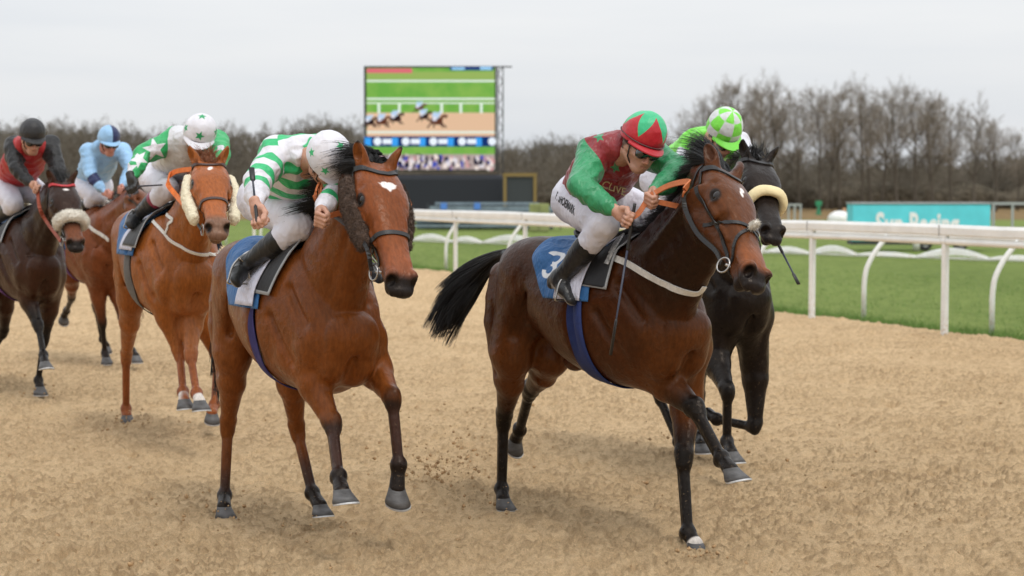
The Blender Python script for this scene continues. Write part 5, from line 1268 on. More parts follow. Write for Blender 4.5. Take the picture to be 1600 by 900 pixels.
def star2(x, y, n=5, r0=1.0, r1=.42, rot=0):
    a = np.arctan2(x, y)+rot; r = np.hypot(x, y); s_ = np.pi/n; aa = np.abs((a+s_) % (2*s_)-s_)
    px, py = r*np.cos(aa), r*np.sin(aa); x0, y0 = r0, 0.0; x1, y1 = r1*np.cos(s_), r1*np.sin(s_)
    ex, ey = x1-x0, y1-y0; return (ex*py-ey*(px-x0))/np.hypot(ex, ey)
def body_axes(J):
    ax = nrm(J['neck']-J['pelvis']); l = nrm(J['shL']-J['shR']); l = nrm(l-ax*(l@ax)); b = -np.cross(l, ax)
    if b[2] < 0: b = -b
    return ax, l, b
def stars_at(fr, items):
    """star shapes on cloth; items (pixel x, pixel y, radius m, turn): each faces the side it is seen from"""
    def fn(V, J):
        m = np.full(len(V), -1.0)
        for (px, py, r0, rot) in items:
            d = nrm(fr.ray(px, py)); sx = nrm(np.cross(d, [0, 0, 1])); sy = np.cross(sx, d); v = V-fr.o; x, y, z = v@sx, v@sy, v@d
            near = np.hypot(x, y) < r0*1.2
            zc = z[near].min() if near.any() else 0
            st = np.where(near & (z < zc+.10), star2(x/r0, y/r0, rot=rot)*r0, -1); m = np.maximum(m, st)
        return m
    return fn
def pose(fr, head, neck, pelvis, shR, shL, elR, wrR, elL, wrL, knR, anR, toR, hipw=.11, dleg=0, sgn=(-1, -1, -1, -1)):
    """all joints from what the photo shows: (px, py, u) or bone solutions"""
    J = dict(head=fr.u(*head), neck=fr.u(*neck), pelvis=fr.u(*pelvis)); J['shR'] = fr.u(*shR); J['shL'] = fr.u(*shL)
    J['elR'] = fr.J(J['shR'], *elR, .27, sgn[0]); J['wrR'] = fr.J(J['elR'], *wrR, .25, sgn[1]); J['elL'] = fr.J(J['shL'], *elL, .27, sgn[2]); J['wrL'] = fr.J(J['elL'], *wrL, .25, sgn[3])
    p = J['pelvis']; J['hipR'] = p+[0, -hipw, -.04]; J['hipL'] = p+[0, hipw, -.04]
    J['knR'] = fr.y(*knR) if knR[2] < 0 else fr.J(J['hipR'], *knR[:2], .46, -1); J['anR'] = fr.y(*anR) if anR[2] < 0 else fr.J(J['knR'], *anR[:2], .42, 1); J['toR'] = fr.J(J['anR'], *toR, .15, -1)
    for k in ('kn', 'an', 'to'): J[k+'L'] = J[k+'R']*[1, -1, 1]
    return J
def report(name, fr, J): print(name, {k: tuple(np.round(v, 2)) for k, v in J.items()}, 'thigh %.2f shin %.2f torso %.2f' % (np.linalg.norm(J['hipR']-J['knR']), np.linalg.norm(J['knR']-J['anR']), np.linalg.norm(J['neck']-J['pelvis'])))
import time as _t
T0 = _t.time()
# ------------------------------------------------------------------ materials shared by the runners
M_COAT1 = coat_mat('bay_coat')
CLOTH_BLUE = (.022, .115, .30)
M_NCLOTH = silk_mat('number_cloth_blue', CLOTH_BLUE, (.75, .75, .76), None, .6, wr=.6)
M_WHITECL = silk_mat('white_cloth', (.58, .58, .68), rough=.7, wr=.8)
M_BLACKPAD = silk_mat('black_pad', (.010, .010, .012), (.30, .31, .32), rough=.55, wr=.1)
M_NAVY = plain('navy_webbing', (.012, .028, .13), .7, nscale=40, bump=.0015, bscale=160)
M_BREECH = silk_mat('white_breeches', (.64, .63, .70), rough=.6, wr=.4)
M_BOOT = silk_mat('racing_boot', (.016, .016, .017), (.008, .008, .008), (.24, .24, .24), rough=.35, wr=.3)
M_INK = plain('black_print', (.015, .015, .018), .6)
RED, GRN = (.46, .018, .028), (.045, .52, .20)

# ================================================================== the leading bay with the orange brown face
fr1 = Frame((.642, 9.90), 33.5); P1 = fr1.u
L1 = {
 'FR': leg_f(fr1, (1014, 574), .12, (1088, 640), (1128, 716), (1142, 735), (-1, -1, -1), ((.32, .0, -.93), (.93, 0, .32))),
 'FL': leg_u(fr1, [(1075, 588, .14), (1068, 716, .33), (1075, 832, .45), (1086, 850, .51)]),
 'HR': leg_u(fr1, [(802, 560, -.88), (787, 655, -1.13), (784, 764, -1.13), (786, 779, -1.08)]),
 'HL': leg_h(fr1, (862, 560), -.80, (828, 612), (812, 672), (806, 686), (1, 1, 1), ((-.7, 0, -.7), (.7, 0, -.7)))}
poll = P1(1134, 260, .92); muz = fr1.J(poll, 1202, 420, .72, -1)
BAY1 = dict(body=(.056, .0165, .0050), arm=(.108, .033, .0080), back=(.018, .0068, .004), neckc=(.014, .0065, .004), points=(.007, .0055, .005), leg={'F': (.35, .95), 'H': (.25, .95)}, muzzle=(.014, .011, .011),
            face=(.105, .033, .010), sock={'FL': 2.75}, mzr=(.53, .585), nosemid=(.24, .075, .026),
            mark=lambda X: .011-np.minimum(np.hypot((X[:, 0]-.165)*.6, X[:, 1]-.004+(X[:, 0]-.165)*.3), np.hypot((X[:, 0]-.195)*.5, X[:, 1]+.010)*1.3)-100*(X[:, 2] < -.06))
H1 = build_horse(dict(fr=fr1, legs=L1, poll=poll, muzzle=muz, dorsal=(.8, .25, .55), hs=1.22, bw=1.10, ear=EARBACK, pal=BAY1, mat=M_COAT1, dz=-.02, neck=[P1(1052, 412, .40), P1(1098, 342, .68)],
                      label='dark bay racehorse in the lead with an orange brown face and one white front pastern', sheath=True), h=.0058)
bridle(H1, nose='grackle')
Fp = Field(); Fp.ell(H1.HT(.36, 0, .012), (.028, .032, .014), H1.Rh.T, k=0); fleece_over('noseband_pad', Fp, MATS['white_fleece'], H1.root, h=.005, fluff=500, fl=.012)
mane(H1, MATS['black_hair'], n=4200, L=.16, side=.6, wind=(-1.2, .1, .0), tuft=dict(n=6500, dir=np.array([-.75, .0, .55]), L=.25, sp=.17), r=.0014)
tail(H1, MATS['black_hair'], [P1(797, 396, -1.12), P1(775, 405, -1.28), P1(745, 430, -1.45), P1(715, 470, -1.55), P1(690, 515, -1.62)], n=4200, r0=.03, r1=.115, r=.0019)
def num3(S, P):
    u, a = S[:, 0], S[:, 1]; x = (u+.40)/.042; y = -(-a-47)/6.2     # white digit on the right side
    return (.36-np.minimum(np.where((x < -.1) & (y < .2) & (y > 0), 9, np.abs(np.hypot(x, (y-1))-1)), np.abs(np.hypot(x, (y+1))-1)))*.02-((x < -.35) & (np.abs(y) < 1))*1.0
patch(H1, 'number_cloth', M_NCLOTH, (-.02, -.57), (-80, 80), .008, skew=lambda U, A: np.clip((np.abs(A)-45)/37, 0, 1)*np.clip((-U-.25)/.37, 0, 1)*.22, masks=[num3], nu=70, na=80, wav=.012)
patch(H1, 'weight_cloth', M_WHITECL, (-.06, -.26), (-80, 80), .022, wav=.012, nu=24)
edge_mask = lambda u0, a0: [lambda S, P: np.maximum(S[:, 0]-u0, np.abs(S[:, 1])*.01-a0*.01)]
patch(H1, 'saddle_pad', M_BLACKPAD, (.10, -.09), (-66, 66), .018, nu=24, masks=edge_mask(.088, 64.8))
girth(H1, M_NAVY, u=-.14, width=.115, tilt=.05); saddle(H1)
M_J1 = silk_mat('red_silk_green_sleeves', RED, GRN, (.022, .02, .02), .36, wr=.6)
M_PEAKRED = silk_mat('red_peak', RED, wr=.1); M_C1 = silk_mat('red_cap_green_star', RED, (.045, .48, .22), None, .4, wr=.25)
J1 = pose(fr1, (1001, 226, .36), (963, 232, .20), (922, 302, -.36), (928, 240, .12), (1012, 236, .20), (908, 288), (964, 331), (1062, 262), (1020, 300), (944, 352, -.25), (873, 438, -.34), (893, 470))
report('j1', fr1, J1)
st1 = stars_at(fr1, [(936, 214, .030, .3), (912, 236, .035, 0), (903, 268, .032, .5), (962, 262, .03, .2), (985, 300, .02, 0)])
def jersey1(V, J): return np.maximum(sleeves(V, J), st1(V, J))
cap1 = lambda X: (lambda th, ph: (.34+.95*np.abs(((th*5/(2*np.pi)+.62) % 1)*2-1)-ph)*.1)(np.arctan2(X[:, 1], X[:, 0]+.012), np.arctan2(np.hypot(X[:, 1], X[:, 0]+.012), X[:, 2]-.03))
RP1 = dict(fr=fr1, J=J1, face=(.78, -.12, -.42), up=(.45, .12, .9), label='jockey in red and green silks and a red cap with a green star, goggles on', jersey_mat=M_J1, jersey_masks=[jersey1], breech_mat=M_BREECH, boot_mat=M_BOOT,
           cap_mat=M_C1, cap_masks=[cap1], peak_mat=M_PEAKRED, band=plain('cap_band', (.10, .05, .05), .6), handR=((.6, .25, -.35), (.1, .1, 1)), handL=((.3, -.5, -.3), (.3, 0, 1)), h=.005)
build_rider(RP1)
e_ = nrm(J1['knR']-J1['hipR'])
text_on(RP1['Fb'], 'P. SHOEMARK', fr1.u(872, 312, J1['hipR'][0]), nrm(fr1.u(924, 344, J1['hipR'][0]+.24)-fr1.u(873, 309, J1['hipR'][0])), (.25, -.1, .95), .062, M_INK, RP1['root'], bold=.03, xs=.60, dirn=(.25, -.9, .2))
text_on(RP1['Fj'], 'CLIVE', fr1.u(950, 296, .2), (.25, .95, -.35), (.1, .1, 1), .055, plain('gold_print', (.5, .42, .22), .6), RP1['root'], bold=.01, dirn=(.85, -.3, -.1))
HT_ = H1.hit
breaststrap(H1, [HT_(956, 401), HT_(985, 414), HT_(1015, 432), HT_(1045, 447), HT_(1072, 457), HT_(1092, 458), HT_(1101, 448)], w_=.034)
hR = J1['wrR']+J1['RhR'][0]*.075; hL = J1['wrL']+J1['RhL'][0]*.075
k1 = [H1.bit[-1], HT_(1118, 392, .012), HT_(1090, 365, .012), HT_(1072, 330, .012), HT_(1067, 305, .014)]
strapline(k1, .022, .005, (0, .3, 1), 6).build('rein', M_LEATHER, H1.root)
strapline([k1[-1], HT_(1070, 296, .02), fr1.J(k1[-1], 1076, 284, .08, 1), fr1.J(k1[-1], 1045, 290, .20, 1), hL+[0, 0, .01]], .028, .008, (0, .3, 1), 6).build('rein_grip', M_TAN, H1.root)
strapline([hL, (hL+hR)/2+[0, 0, -.02], hR], .026, .008, (0, .3, 1), 4).build('rein_grip', M_TAN, H1.root)
reins(H1, 1, hL, via=[H1.HT(.2, .16, -.2), H1.HT(0, .2, -.2)], split=.5)
strapline([HT_(970, 368, .03), HT_(958, 388, .02), HT_(946, 412, .02)], .05, .008, (1, 0, .3), 4).build('checked_strap', plain('checked_web', (.35, .35, .35), .6, nscale=60, var=.8), H1.root)
whip('black riding whip held down along the shoulder by the jockey in red and green', fr1.J(hR, 992, 318, .06, -1), fr1.y(954, 555, hR[1]-.10), fr1)
stirrup(H1, -1, J1['knR']*[0, 1, 0]+[-.16, -.02, 1.42], J1['toR']*.5+J1['anR']*.5+[0, 0, -.02]); stirrup(H1, 1, J1['knL']*[0, 1, 0]+[-.16, .02, 1.42], J1['toL']*.5+J1['anL']*.5+[0, 0, -.02])
# ================================================================== the bay with a white star and brown sheepskin cheekpieces
fr2 = Frame((-.978, 9.72), 28.0); P2 = fr2.u
L2 = {
 'FR': leg_f(fr2, (474, 562), .12, (520, 664), (529, 744), (534, 768), (-1, -1, -1), ((.25, 0, -.95), (1, 0, .2))),
 'FL': leg_f(fr2, (575, 556), .12, (613, 622), (623, 726), (620, 764), (-1, 1, 1), ((-.35, 0, -.93), (.93, 0, -.35))),
 'HR': leg_h(fr2, (366, 555), -.88, (356, 664), (351, 774), (350, 792), (1, -1, -1)),
 'HL': leg_h(fr2, (452, 560), -.55, (464, 672), (488, 770), (500, 790), (1, -1, -1), ((.2, 0, -.98), (1, 0, .2)))}
poll = P2(590, 250, .78); muz = fr2.J(poll, 640, 432, .72, -1)
heart = lambda X: (lambda a, b: np.maximum(.019-np.hypot(a+.004, np.abs(b)-.012), np.minimum(.030-a-np.abs(b)*1.15, a+.012)*.7))(X[:, 0]-.158, X[:, 1]-.004)-100*(X[:, 2] < -.06)
BAY2 = dict(body=(.148, .042, .0085), back=(.095, .030, .008), soft=(.19, .064, .02), arm=(.175, .050, .0105), points=(.010, .007, .006), leg={'F': (.85, 1.15), 'HR': (1.35, 2.0), 'HL': (1.2, 1.9)}, legmid=(.05, .022, .016), muzzle=(.014, .011, .011),
            face=(.19, .052, .015), mzr=(.51, .56), nosemid=(.25, .075, .03), mark=heart)
H2 = build_horse(dict(fr=fr2, legs=L2, poll=poll, muzzle=muz, dorsal=(.85, .06, .5), hs=1.20, bw=1.10, ear=[(-.016, .076, .008), (-.032, .088, .028), (-.044, .093, .046)], pal=BAY2, mat=M_COAT1, dz=-.03, label='bright bay racehorse with a white heart shaped star and brown sheepskin cheekpieces'), h=.0058)
bridle(H2, nose='plain'); cheek_fleece(H2, MATS['brown_fleece'], x0=.06, x1=.34, r=(.034, .042), fluff=5000, out=.004)
mane(H2, MATS['black_hair'], n=4200, L=.195, side=-1.0, wind=(-.7, -.35, -.1), tuft=dict(n=2600, dir=np.array([-.9, -.5, .25]), L=.20, sp=.22), r=.0017)
tail(H2, MATS['black_hair'], [[-1.14, 0, 1.38], [-1.26, 0, 1.30], [-1.36, 0, 1.1], [-1.40, 0, .85], [-1.42, 0, .65]], n=1800, r0=.03, r1=.09)
def num1(S, P):
    u, a = S[:, 0], -S[:, 1]; x = (u+.44); y = -(a-46)/100
    return np.maximum(np.minimum(.028-np.abs(x), .15-np.abs(y)), np.minimum(.06-np.abs(x), .026-np.abs(y+.14)))
skew2 = lambda U, A: np.clip((np.abs(A)-45)/37, 0, 1)*np.clip((-U-.25)/.37, 0, 1)*.16
patch(H2, 'number_cloth', M_NCLOTH, (-.06, -.64), (-84, 84), .008, skew=skew2, masks=[num1], nu=70, na=80, wav=.012)
patch(H2, 'weight_cloth', M_WHITECL, (-.08, -.30), (-82, 82), .024, wav=.014, nu=24)
patch(H2, 'saddle_pad', M_BLACKPAD, (.14, -.07), (-70, 70), .022, nu=30, skew=lambda U, A: -np.abs(A)/70*.10, masks=[lambda S, P: np.maximum(S[:, 0]-(.125-np.abs(S[:, 1])/70*.10), (np.abs(S[:, 1])-67)*.01)])
girth(H2, plain('purple_navy_webbing', (.035, .03, .13), .7), u=-.14, width=.06); saddle(H2)
W_, G_ = (.70, .69, .74), (.035, .46, .17)
M_J2 = silk_mat('white_silk_green_hoops', W_, G_, rough=.42, wr=.6); M_C2 = silk_mat('white_cap_green_star', W_, G_, None, .45, wr=.3); M_PEAKW = silk_mat('white_peak', W_, wr=.1)
J2 = pose(fr2, (511, 254, .42), (480, 240, .22), (437, 300, -.36), (432, 240, .14), (505, 238, .22), (401, 284), (400, 322), (530, 290), (500, 330), (470, 352, 1), (380, 415, 1), (368, 440), sgn=(-1, -1, -1, -1))
report('j2', fr2, J2)
def hoops(V, J):
    ax, l, b = body_axes(J); x = (V-J['pelvis'])@ax; mT = .028-np.abs((x+.02) % .115-.0575)
    m = mT; best = np.full(len(V), 0.0)
    for k in 'RL':
        d, t = seg_t(V, [J['sh'+k], J['el'+k], J['wr'+k]]); dT, _ = seg_t(V, [J['neck'], J['pelvis']]); on = ((dT-.150)-(d-.078)) > 0
        m = np.where(on, .022-np.abs((t*.26+.02) % .095-.0475), m); m = np.where(on & (t > 1.62), -.01, m)
    return m
def capstars(items, r=.03):
    def fn(X):
        m = np.full(len(X), -1.0)
        for (th, ph, r0, rot) in items:
            c = np.array([math.sin(ph)*math.cos(th), math.sin(ph)*math.sin(th), math.cos(ph)]); s1 = nrm(np.cross(c, [0, 0, 1])); s2 = np.cross(s1, c); D = X-[-.012, 0, .045]; D = D/np.linalg.norm(D, axis=1, keepdims=True)*.115
            z = D@c; m = np.maximum(m, np.where(z > .05, star2((D@s1)/r0, (D@s2)/r0, rot=rot)*r0, -1))
        return m
    return fn
RP2 = dict(fr=fr2, J=J2, face=(.38, .55, -.88), up=(.86, .05, .48), label='jockey in green and white hooped silks with head down, white cap with green stars', jersey_mat=M_J2, jersey_masks=[hoops], breech_mat=M_BREECH, boot_mat=M_BOOT, seed=3,
           cap_mat=M_C2, cap_masks=[capstars([(R(a), R(75), .026, 0) for a in (-60, 0, 60, 120, 180, 240)]+[(0, 0.05, .026, 0)])], peak_mat=M_PEAKW, handR=((.3, .2, -.9), (.6, .6, .2)), handL=((.7, -.4, -.4), (.3, 0, 1)), h=.005)
build_rider(RP2); hR = J2['wrR']+J2['RhR'][0]*.075; hL = J2['wrL']+J2['RhL'][0]*.075; HT_ = H2.hit
whip('black riding whip held upright by the jockey in green and white hoops', fr2.J(hR, 402, 348, .05, -1), fr2.J(hR, 393, 262, .27, 1), fr2)
k1 = [H2.bit[-1], HT_(572, 385, .03), HT_(545, 355, .03), HT_(520, 335, .03)]
strapline(k1, .02, .005, (0, .3, 1), 6).build('rein', M_LEATHER, H2.root)
strapline([k1[-1], HT_(503, 322, .03), fr2.J(k1[-1], 492, 305, .12, 1), fr2.J(k1[-1], 500, 290, .18, 1), hL], .028, .008, (0, .3, 1), 6).build('rein_grip', M_TAN, H2.root)
reins(H2, 1, hL, via=[H2.HT(.2, .16, -.2), H2.HT(0, .2, -.2)], split=.5)
stirrup(H2, -1, [-.16, -.27, 1.42], J2['toR']*.5+J2['anR']*.5+[0, 0, -.02]); stirrup(H2, 1, [-.16, .27, 1.42], J2['toL']*.5+J2['anL']*.5+[0, 0, -.02])
# ================================================================== the chestnut with cream sheepskin cheekpieces
fr3 = Frame((-2.32, 13.35), 25.0); P3_ = fr3.u
L3 = {
 'FR': leg_f(fr3, (250, 462), .12, (281, 553), (286, 612), (288, 626), (-1, -1, -1), ((.2, 0, -.98), (1, 0, .2))),
 'FL': leg_f(fr3, (300, 480), .12, (298, 556), (307, 614), (312, 628), (-1, -1, -1), ((.2, 0, -.98), (1, 0, .2))),
 'HR': leg_u(fr3, [(206, 470, -.92), (197, 558, -1.36), (197, 638, -1.50), (198, 649, -1.47)]),
 'HL': leg_f(fr3, (305, 480), -.55, (340, 560), (335, 632), (331, 645), (1, -1, -1), ((-.3, 0, -.95), (.95, 0, -.3)), (.45, .38, .11))}
poll = P3_(326, 248, .86); muz = fr3.J(poll, 341, 342, .72, -1)
SHORT_EAR = [(-.012, .080, .012), (-.024, .094, .036), (-.032, .100, .060)]
CH3 = dict(body=(.235, .070, .014), back=(.19, .060, .015), soft=(.32, .12, .045), points=(.24, .07, .022), leg={'F': (.8, 1.3), 'HR': (.8, 1.3), 'HL': (.8, 1.3)}, muzzle=(.16, .085, .055),
           face=(.30, .088, .025), mzr=(.50, .56), sock={'FR': 2.3, 'FL': 2.4}, mark=lambda X: .013-np.hypot((X[:, 0]-.125)*.6, X[:, 1]+.004+(X[:, 0]-.125)*.3)-100*(X[:, 2] < -.06))
H3 = build_horse(dict(fr=fr3, legs=L3, poll=poll, muzzle=muz, dorsal=(.85, -.16, .5), hs=1.24, bw=1.12, ear=SHORT_EAR, pal=CH3, mat=M_COAT1, dz=.09, mouth=.012, label='light chestnut racehorse with cream sheepskin cheekpieces and a small white star'), h=.0075)
bridle(H3, nose='plain', leather=plain('brown_leather', (.045, .02, .014), .45)); cheek_fleece(H3, MATS['cream_fleece'], x0=.08, x1=.40, r=(.036, .040), fluff=0, out=.016)
mane(H3, MATS['chestnut_hair'], n=1500, L=.16, side=.4, wind=(-1.1, 0, .1), tuft=dict(n=400, dir=np.array([.2, 0, .5]), L=.08, sp=.3), r=.0022)
tail(H3, MATS['chestnut_hair'], [[-1.14, 0, 1.38], [-1.26, 0, 1.30], [-1.36, 0, 1.1], [-1.38, .02, .85]], n=900, r0=.03, r1=.08)
patch(H3, 'number_cloth', M_NCLOTH, (-.04, -.60), (-80, 80), .01, skew=skew2, masks=[lambda S, P: .05-np.hypot(S[:, 0]+.42, (-S[:, 1]-38)/100)], nu=40, na=50, wav=.012)
patch(H3, 'weight_cloth', M_WHITECL, (-.04, -.34), (-74, 74), .024, wav=.012, nu=20, na=30)
patch(H3, 'saddle_pad', M_BLACKPAD, (.02, -.24), (-70, 70), .034, nu=20, na=30, masks=edge_mask(.01, 69))
girth(H3, plain('grey_webbing', (.12, .11, .10), .7), u=-.16, width=.08); saddle(H3)
HT_ = H3.hit
for pts in ([(236, 333), (243, 350), (262, 372), (290, 390), (315, 398), (334, 398), (346, 386)], [(268, 312), (260, 335), (262, 352), (258, 366)]):
    breaststrap(H3, [HT_(*p) for p in pts], w_=.022)
M_J3 = silk_mat('white_silk_green_star_sleeves', (.62, .62, .64), (.03, .38, .12), (.70, .70, .74), rough=.42, wr=.6); M_C3 = silk_mat('white_cap_dark_green_stars', W_, (.02, .33, .12), None, .45, wr=.3)
J3 = pose(fr3, (311, 216, .48), (300, 222, .28), (266, 270, -.36), (276, 215, .16), (338, 222, .24), (222, 240), (204, 278), (345, 240), (335, 262), (262, 296, 1), (212, 338, 1), (203, 352), sgn=(-1, -1, -1, -1))
report('j3', fr3, J3)
st3 = stars_at(fr3, [(242, 233, .085, .2), (217, 248, .065, .5), (200, 264, .070, .1), (345, 228, .05, 0)])
RP3 = dict(fr=fr3, J=J3, face=(.80, -.30, -.62), up=(.62, -.05, .78), label='jockey in white with white starred green sleeves and white cap, right arm stretched out', jersey_mat=M_J3, jersey_masks=[lambda V, J: sleeves(V, J, -.01), st3], breech_mat=M_BREECH, seed=7,
           boot_mat=silk_mat('boot_maroon_top', (.02, .02, .022), (.24, .02, .06), (.24, .24, .24), rough=.35, wr=.3), boot_split=.25, cap_mat=M_C3, cap_masks=[capstars([(R(a), R(70), .036, .3) for a in (-72, 0, 72, 144, 216)]+[(0, .05, .03, 0)])], peak_mat=M_PEAKW,
           handR=((.3, .2, -.9), (.6, .6, .2)), handL=((.7, -.4, -.4), (.3, 0, 1)), glove='RL', h=.007, goggles=True)
build_rider(RP3)
k1 = [H3.bit[-1], HT_(290, 322, .03), HT_(275, 305, .03)]
strapline([k1[1], k1[2], fr3.J(k1[2], 262, 285, .12, 1), fr3.J(k1[2], 275, 268, .22, 1), J3['wrL']], .034, .010, (0, .3, 1), 6).build('rein_grip', plain('bright_orange_rein', (.75, .19, .04), .6), H3.root)
strapline([H3.bit[-1], k1[1]], .02, .005, (0, .3, 1), 3).build('rein', M_LEATHER, H3.root)
hR = J3['wrR']+J3['RhR'][0]*.075
whip('black riding whip carried level in the outstretched gloved right hand', fr3.J(hR, 200, 292, .04, -1), fr3.J(hR, 252, 289, .30, 1), fr3)
stirrup(H3, -1, [-.16, -.29, 1.40], J3['toR']*.5+J3['anR']*.5+[0, 0, -.02])

# ================================================================== the dark bay at the far left with a fluffy white noseband
fr4 = Frame((-4.12, 16.45), 28.0)
L4 = {
 'FR': leg_f(fr4, (38, 448), .12, (60, 510), (68, 555), (70, 567), (-1, -1, -1), ((.3, 0, -.95), (.95, 0, .3))),
 'FL': leg_u(fr4, [(82, 455, .10), (68, 532, .06), (60, 594, .00), (62, 605, .04)]),
 'HR': leg_f(fr4, (-32, 455), -.75, (-28, 530), (-14, 596), (-8, 612), (1, -1, -1), ((-.1, 0, -1), (1, 0, 0)), (.45, .38, .11)),
 'HL': leg_f(fr4, (10, 455), -.80, (6, 520), (-20, 560), (-28, 570), (1, 1, 1), ((-.6, 0, -.8), (.8, 0, -.6)), (.45, .38, .11))}
poll = fr4.u(97, 280, .85); muz = fr4.J(poll, 121, 369, .68, -1)
BR4 = dict(body=(.036, .013, .007), back=(.02, .009, .006), neckc=(.016, .008, .006), points=(.007, .006, .006), leg={'F': (.3, .9), 'H': (.3, .95)}, muzzle=(.013, .011, .011), face=(.024, .011, .008), mzr=(.50, .55), nosemid=(.16, .05, .02),
           mark=lambda X: .014-np.hypot((X[:, 0]-.125)*1.2, X[:, 1]*.7)-100*(X[:, 2] < -.06))
H4 = build_horse(dict(fr=fr4, legs=L4, poll=poll, muzzle=muz, dorsal=(.9, .0, .5), hs=1.20, bw=1.10, ear=SHORT_EAR, pal=BR4, mat=M_COAT1, dz=.03, label='very dark bay racehorse at the far left with a fluffy white sheepskin noseband'), h=.009)
bridle(H4, nose=None, brow_mat=plain('red_browband', (.40, .02, .025), .5)); sheep_noseband(H4, MATS['white_fleece'], x=.385, r=.040, fluff=3500)
mane(H4, MATS['black_hair'], n=900, L=.15, side=.4, wind=(-1.1, 0, .1), tuft=dict(n=400, dir=np.array([-.5, 0, .6]), L=.14, sp=.3), r=.0026)
tail(H4, MATS['black_hair'], [[-1.14, 0, 1.38], [-1.26, 0, 1.30], [-1.36, 0, 1.1], [-1.38, .02, .85]], n=600, r0=.03, r1=.08)
patch(H4, 'number_cloth', silk_mat('bright_blue_cloth', (.03, .22, .55), (.75, .75, .76), rough=.6, wr=.5), (-.02, -.55), (-80, 80), .01, skew=skew2, masks=[lambda S, P: .05-np.hypot(S[:, 0]+.40, (-S[:, 1]-45)/100)], nu=30, na=40, wav=.01)
patch(H4, 'saddle_pad', M_BLACKPAD, (.08, -.20), (-66, 66), .024, nu=20, na=30, masks=edge_mask(.06, 62)); girth(H4, plain('purple_webbing', (.09, .02, .14), .7), u=-.14, width=.09); saddle(H4)
M_J4 = silk_mat('black_silk_red_body', (.006, .0055, .006), (.40, .02, .022), rough=.5, wr=.35)
J4 = pose(fr4, (50, 216, .45), (46, 228, .28), (22, 285, -.34), (22, 228, .16), (78, 226, .24), (27, 262), (50, 288), (90, 262), (82, 292), (22, 318, 1), (-6, 345, 1), (-14, 360))
report('j4', fr4, J4)
RP4 = dict(fr=fr4, J=J4, face=(.85, .0, -.40), up=(.42, 0, .9), label='jockey in black and red silks with a plain black cap at the far left', jersey_mat=M_J4, jersey_masks=[lambda V, J: -np.maximum(sleeves(V, J, .03), -1)], breech_mat=M_BREECH, boot_mat=M_BOOT, seed=9,
           cap_mat=silk_mat('black_cap', (.022, .022, .024), rough=.5, wr=.3), handR=((.6, .35, -.4), (.1, .1, 1)), handL=((.6, -.4, -.3), (.3, 0, 1)), h=.008)
build_rider(RP4); HT_ = H4.hit; hR = J4['wrR']+J4['RhR'][0]*.07
strapline([H4.bit[-1], HT_(72, 345, .03), HT_(62, 325, .04), hR], .03, .008, (0, .3, 1), 5).build('rein', plain('red_brown_rein', (.28, .055, .025), .6), H4.root)
stirrup(H4, -1, [-.16, -.29, 1.42], J4['toR']*.5+J4['anR']*.5+[0, 0, -.02])

# ================================================================== the bay running behind, its head hidden behind the chestnut
fr5 = Frame((-4.20, 19.3), 27.0)
L5 = {
 'FR': leg_u(fr5, [(150, 440, .12), (160, 505, .06), (164, 552, .0), (166, 559, .04)]),
 'FL': leg_u(fr5, [(180, 440, .12), (192, 500, .30), (206, 548, .50), (212, 556, .58)]),
 'HR': leg_f(fr5, (112, 430), -.85, (112, 466), (104, 486), (100, 494), (1, 1, 1), ((-.7, 0, -.7), (.7, 0, -.7)), (.45, .38, .11)),
 'HL': leg_f(fr5, (148, 430), -.70, (150, 480), (160, 530), (166, 540), (1, 1, 1), ((-.3, 0, -.95), (.95, 0, -.3)), (.45, .38, .11))}
poll = fr5.u(220, 296, 1.0); muz = fr5.J(poll, 246, 330, .66, -1)
BAY5 = dict(body=(.15, .042, .014), back=(.11, .035, .013), points=(.014, .010, .009), leg={'F': (.5, 1.1), 'H': (.4, 1.0)}, muzzle=(.014, .011, .011), face=(.13, .04, .014))
H5 = build_horse(dict(fr=fr5, legs=L5, poll=poll, muzzle=muz, dorsal=(.6, .5, .6), hs=1.1, bw=1.05, ear=SHORT_EAR, pal=BAY5, mat=M_COAT1, dz=.05, neck=[np.array([.42, .05, 1.42]), np.array([.72, .12, 1.58])], label='reddish bay racehorse galloping between the very dark bay and the chestnut'), h=.011)
bridle(H5, nose='plain'); mane(H5, MATS['black_hair'], n=500, L=.14, side=.4, wind=(-1.1, 0, .1), r=.003)
tail(H5, MATS['black_hair'], [[-1.14, 0, 1.38], [-1.26, 0, 1.30], [-1.36, 0, 1.1], [-1.38, .02, .85]], n=500, r0=.03, r1=.08)
patch(H5, 'number_cloth', M_NCLOTH, (-.02, -.55), (-80, 80), .01, skew=skew2, nu=24, na=30); girth(H5, plain('purple_webbing', (.09, .02, .14), .7), u=-.14, width=.09); saddle(H5)
HT_ = H5.hit; breaststrap(H5, [HT_(139, 353), HT_(150, 362), HT_(160, 368), HT_(170, 376)], w_=.035)
LB, NV = (.30, .52, .78), (.02, .03, .10)
M_J5 = silk_mat('light_blue_silk', LB, NV, rough=.42, wr=.6)
J5 = pose(fr5, (170, 222, .50), (162, 232, .30), (142, 285, -.30), (138, 236, .20), (192, 236, .28), (142, 272), (165, 302), (205, 262), (190, 292), (150, 306, 1), (118, 340, 1), (112, 352))
report('j5', fr5, J5)
def j5m(V, J):
    d, t = seg_t(V, [J['shR'], J['elR'], J['wrR']]); return np.where(d < .1, .02-np.abs(d*0+((t-1.3)*.1)), -1)
cap5 = lambda X: np.minimum(X[:, 1]-.0, X[:, 0]+.1)
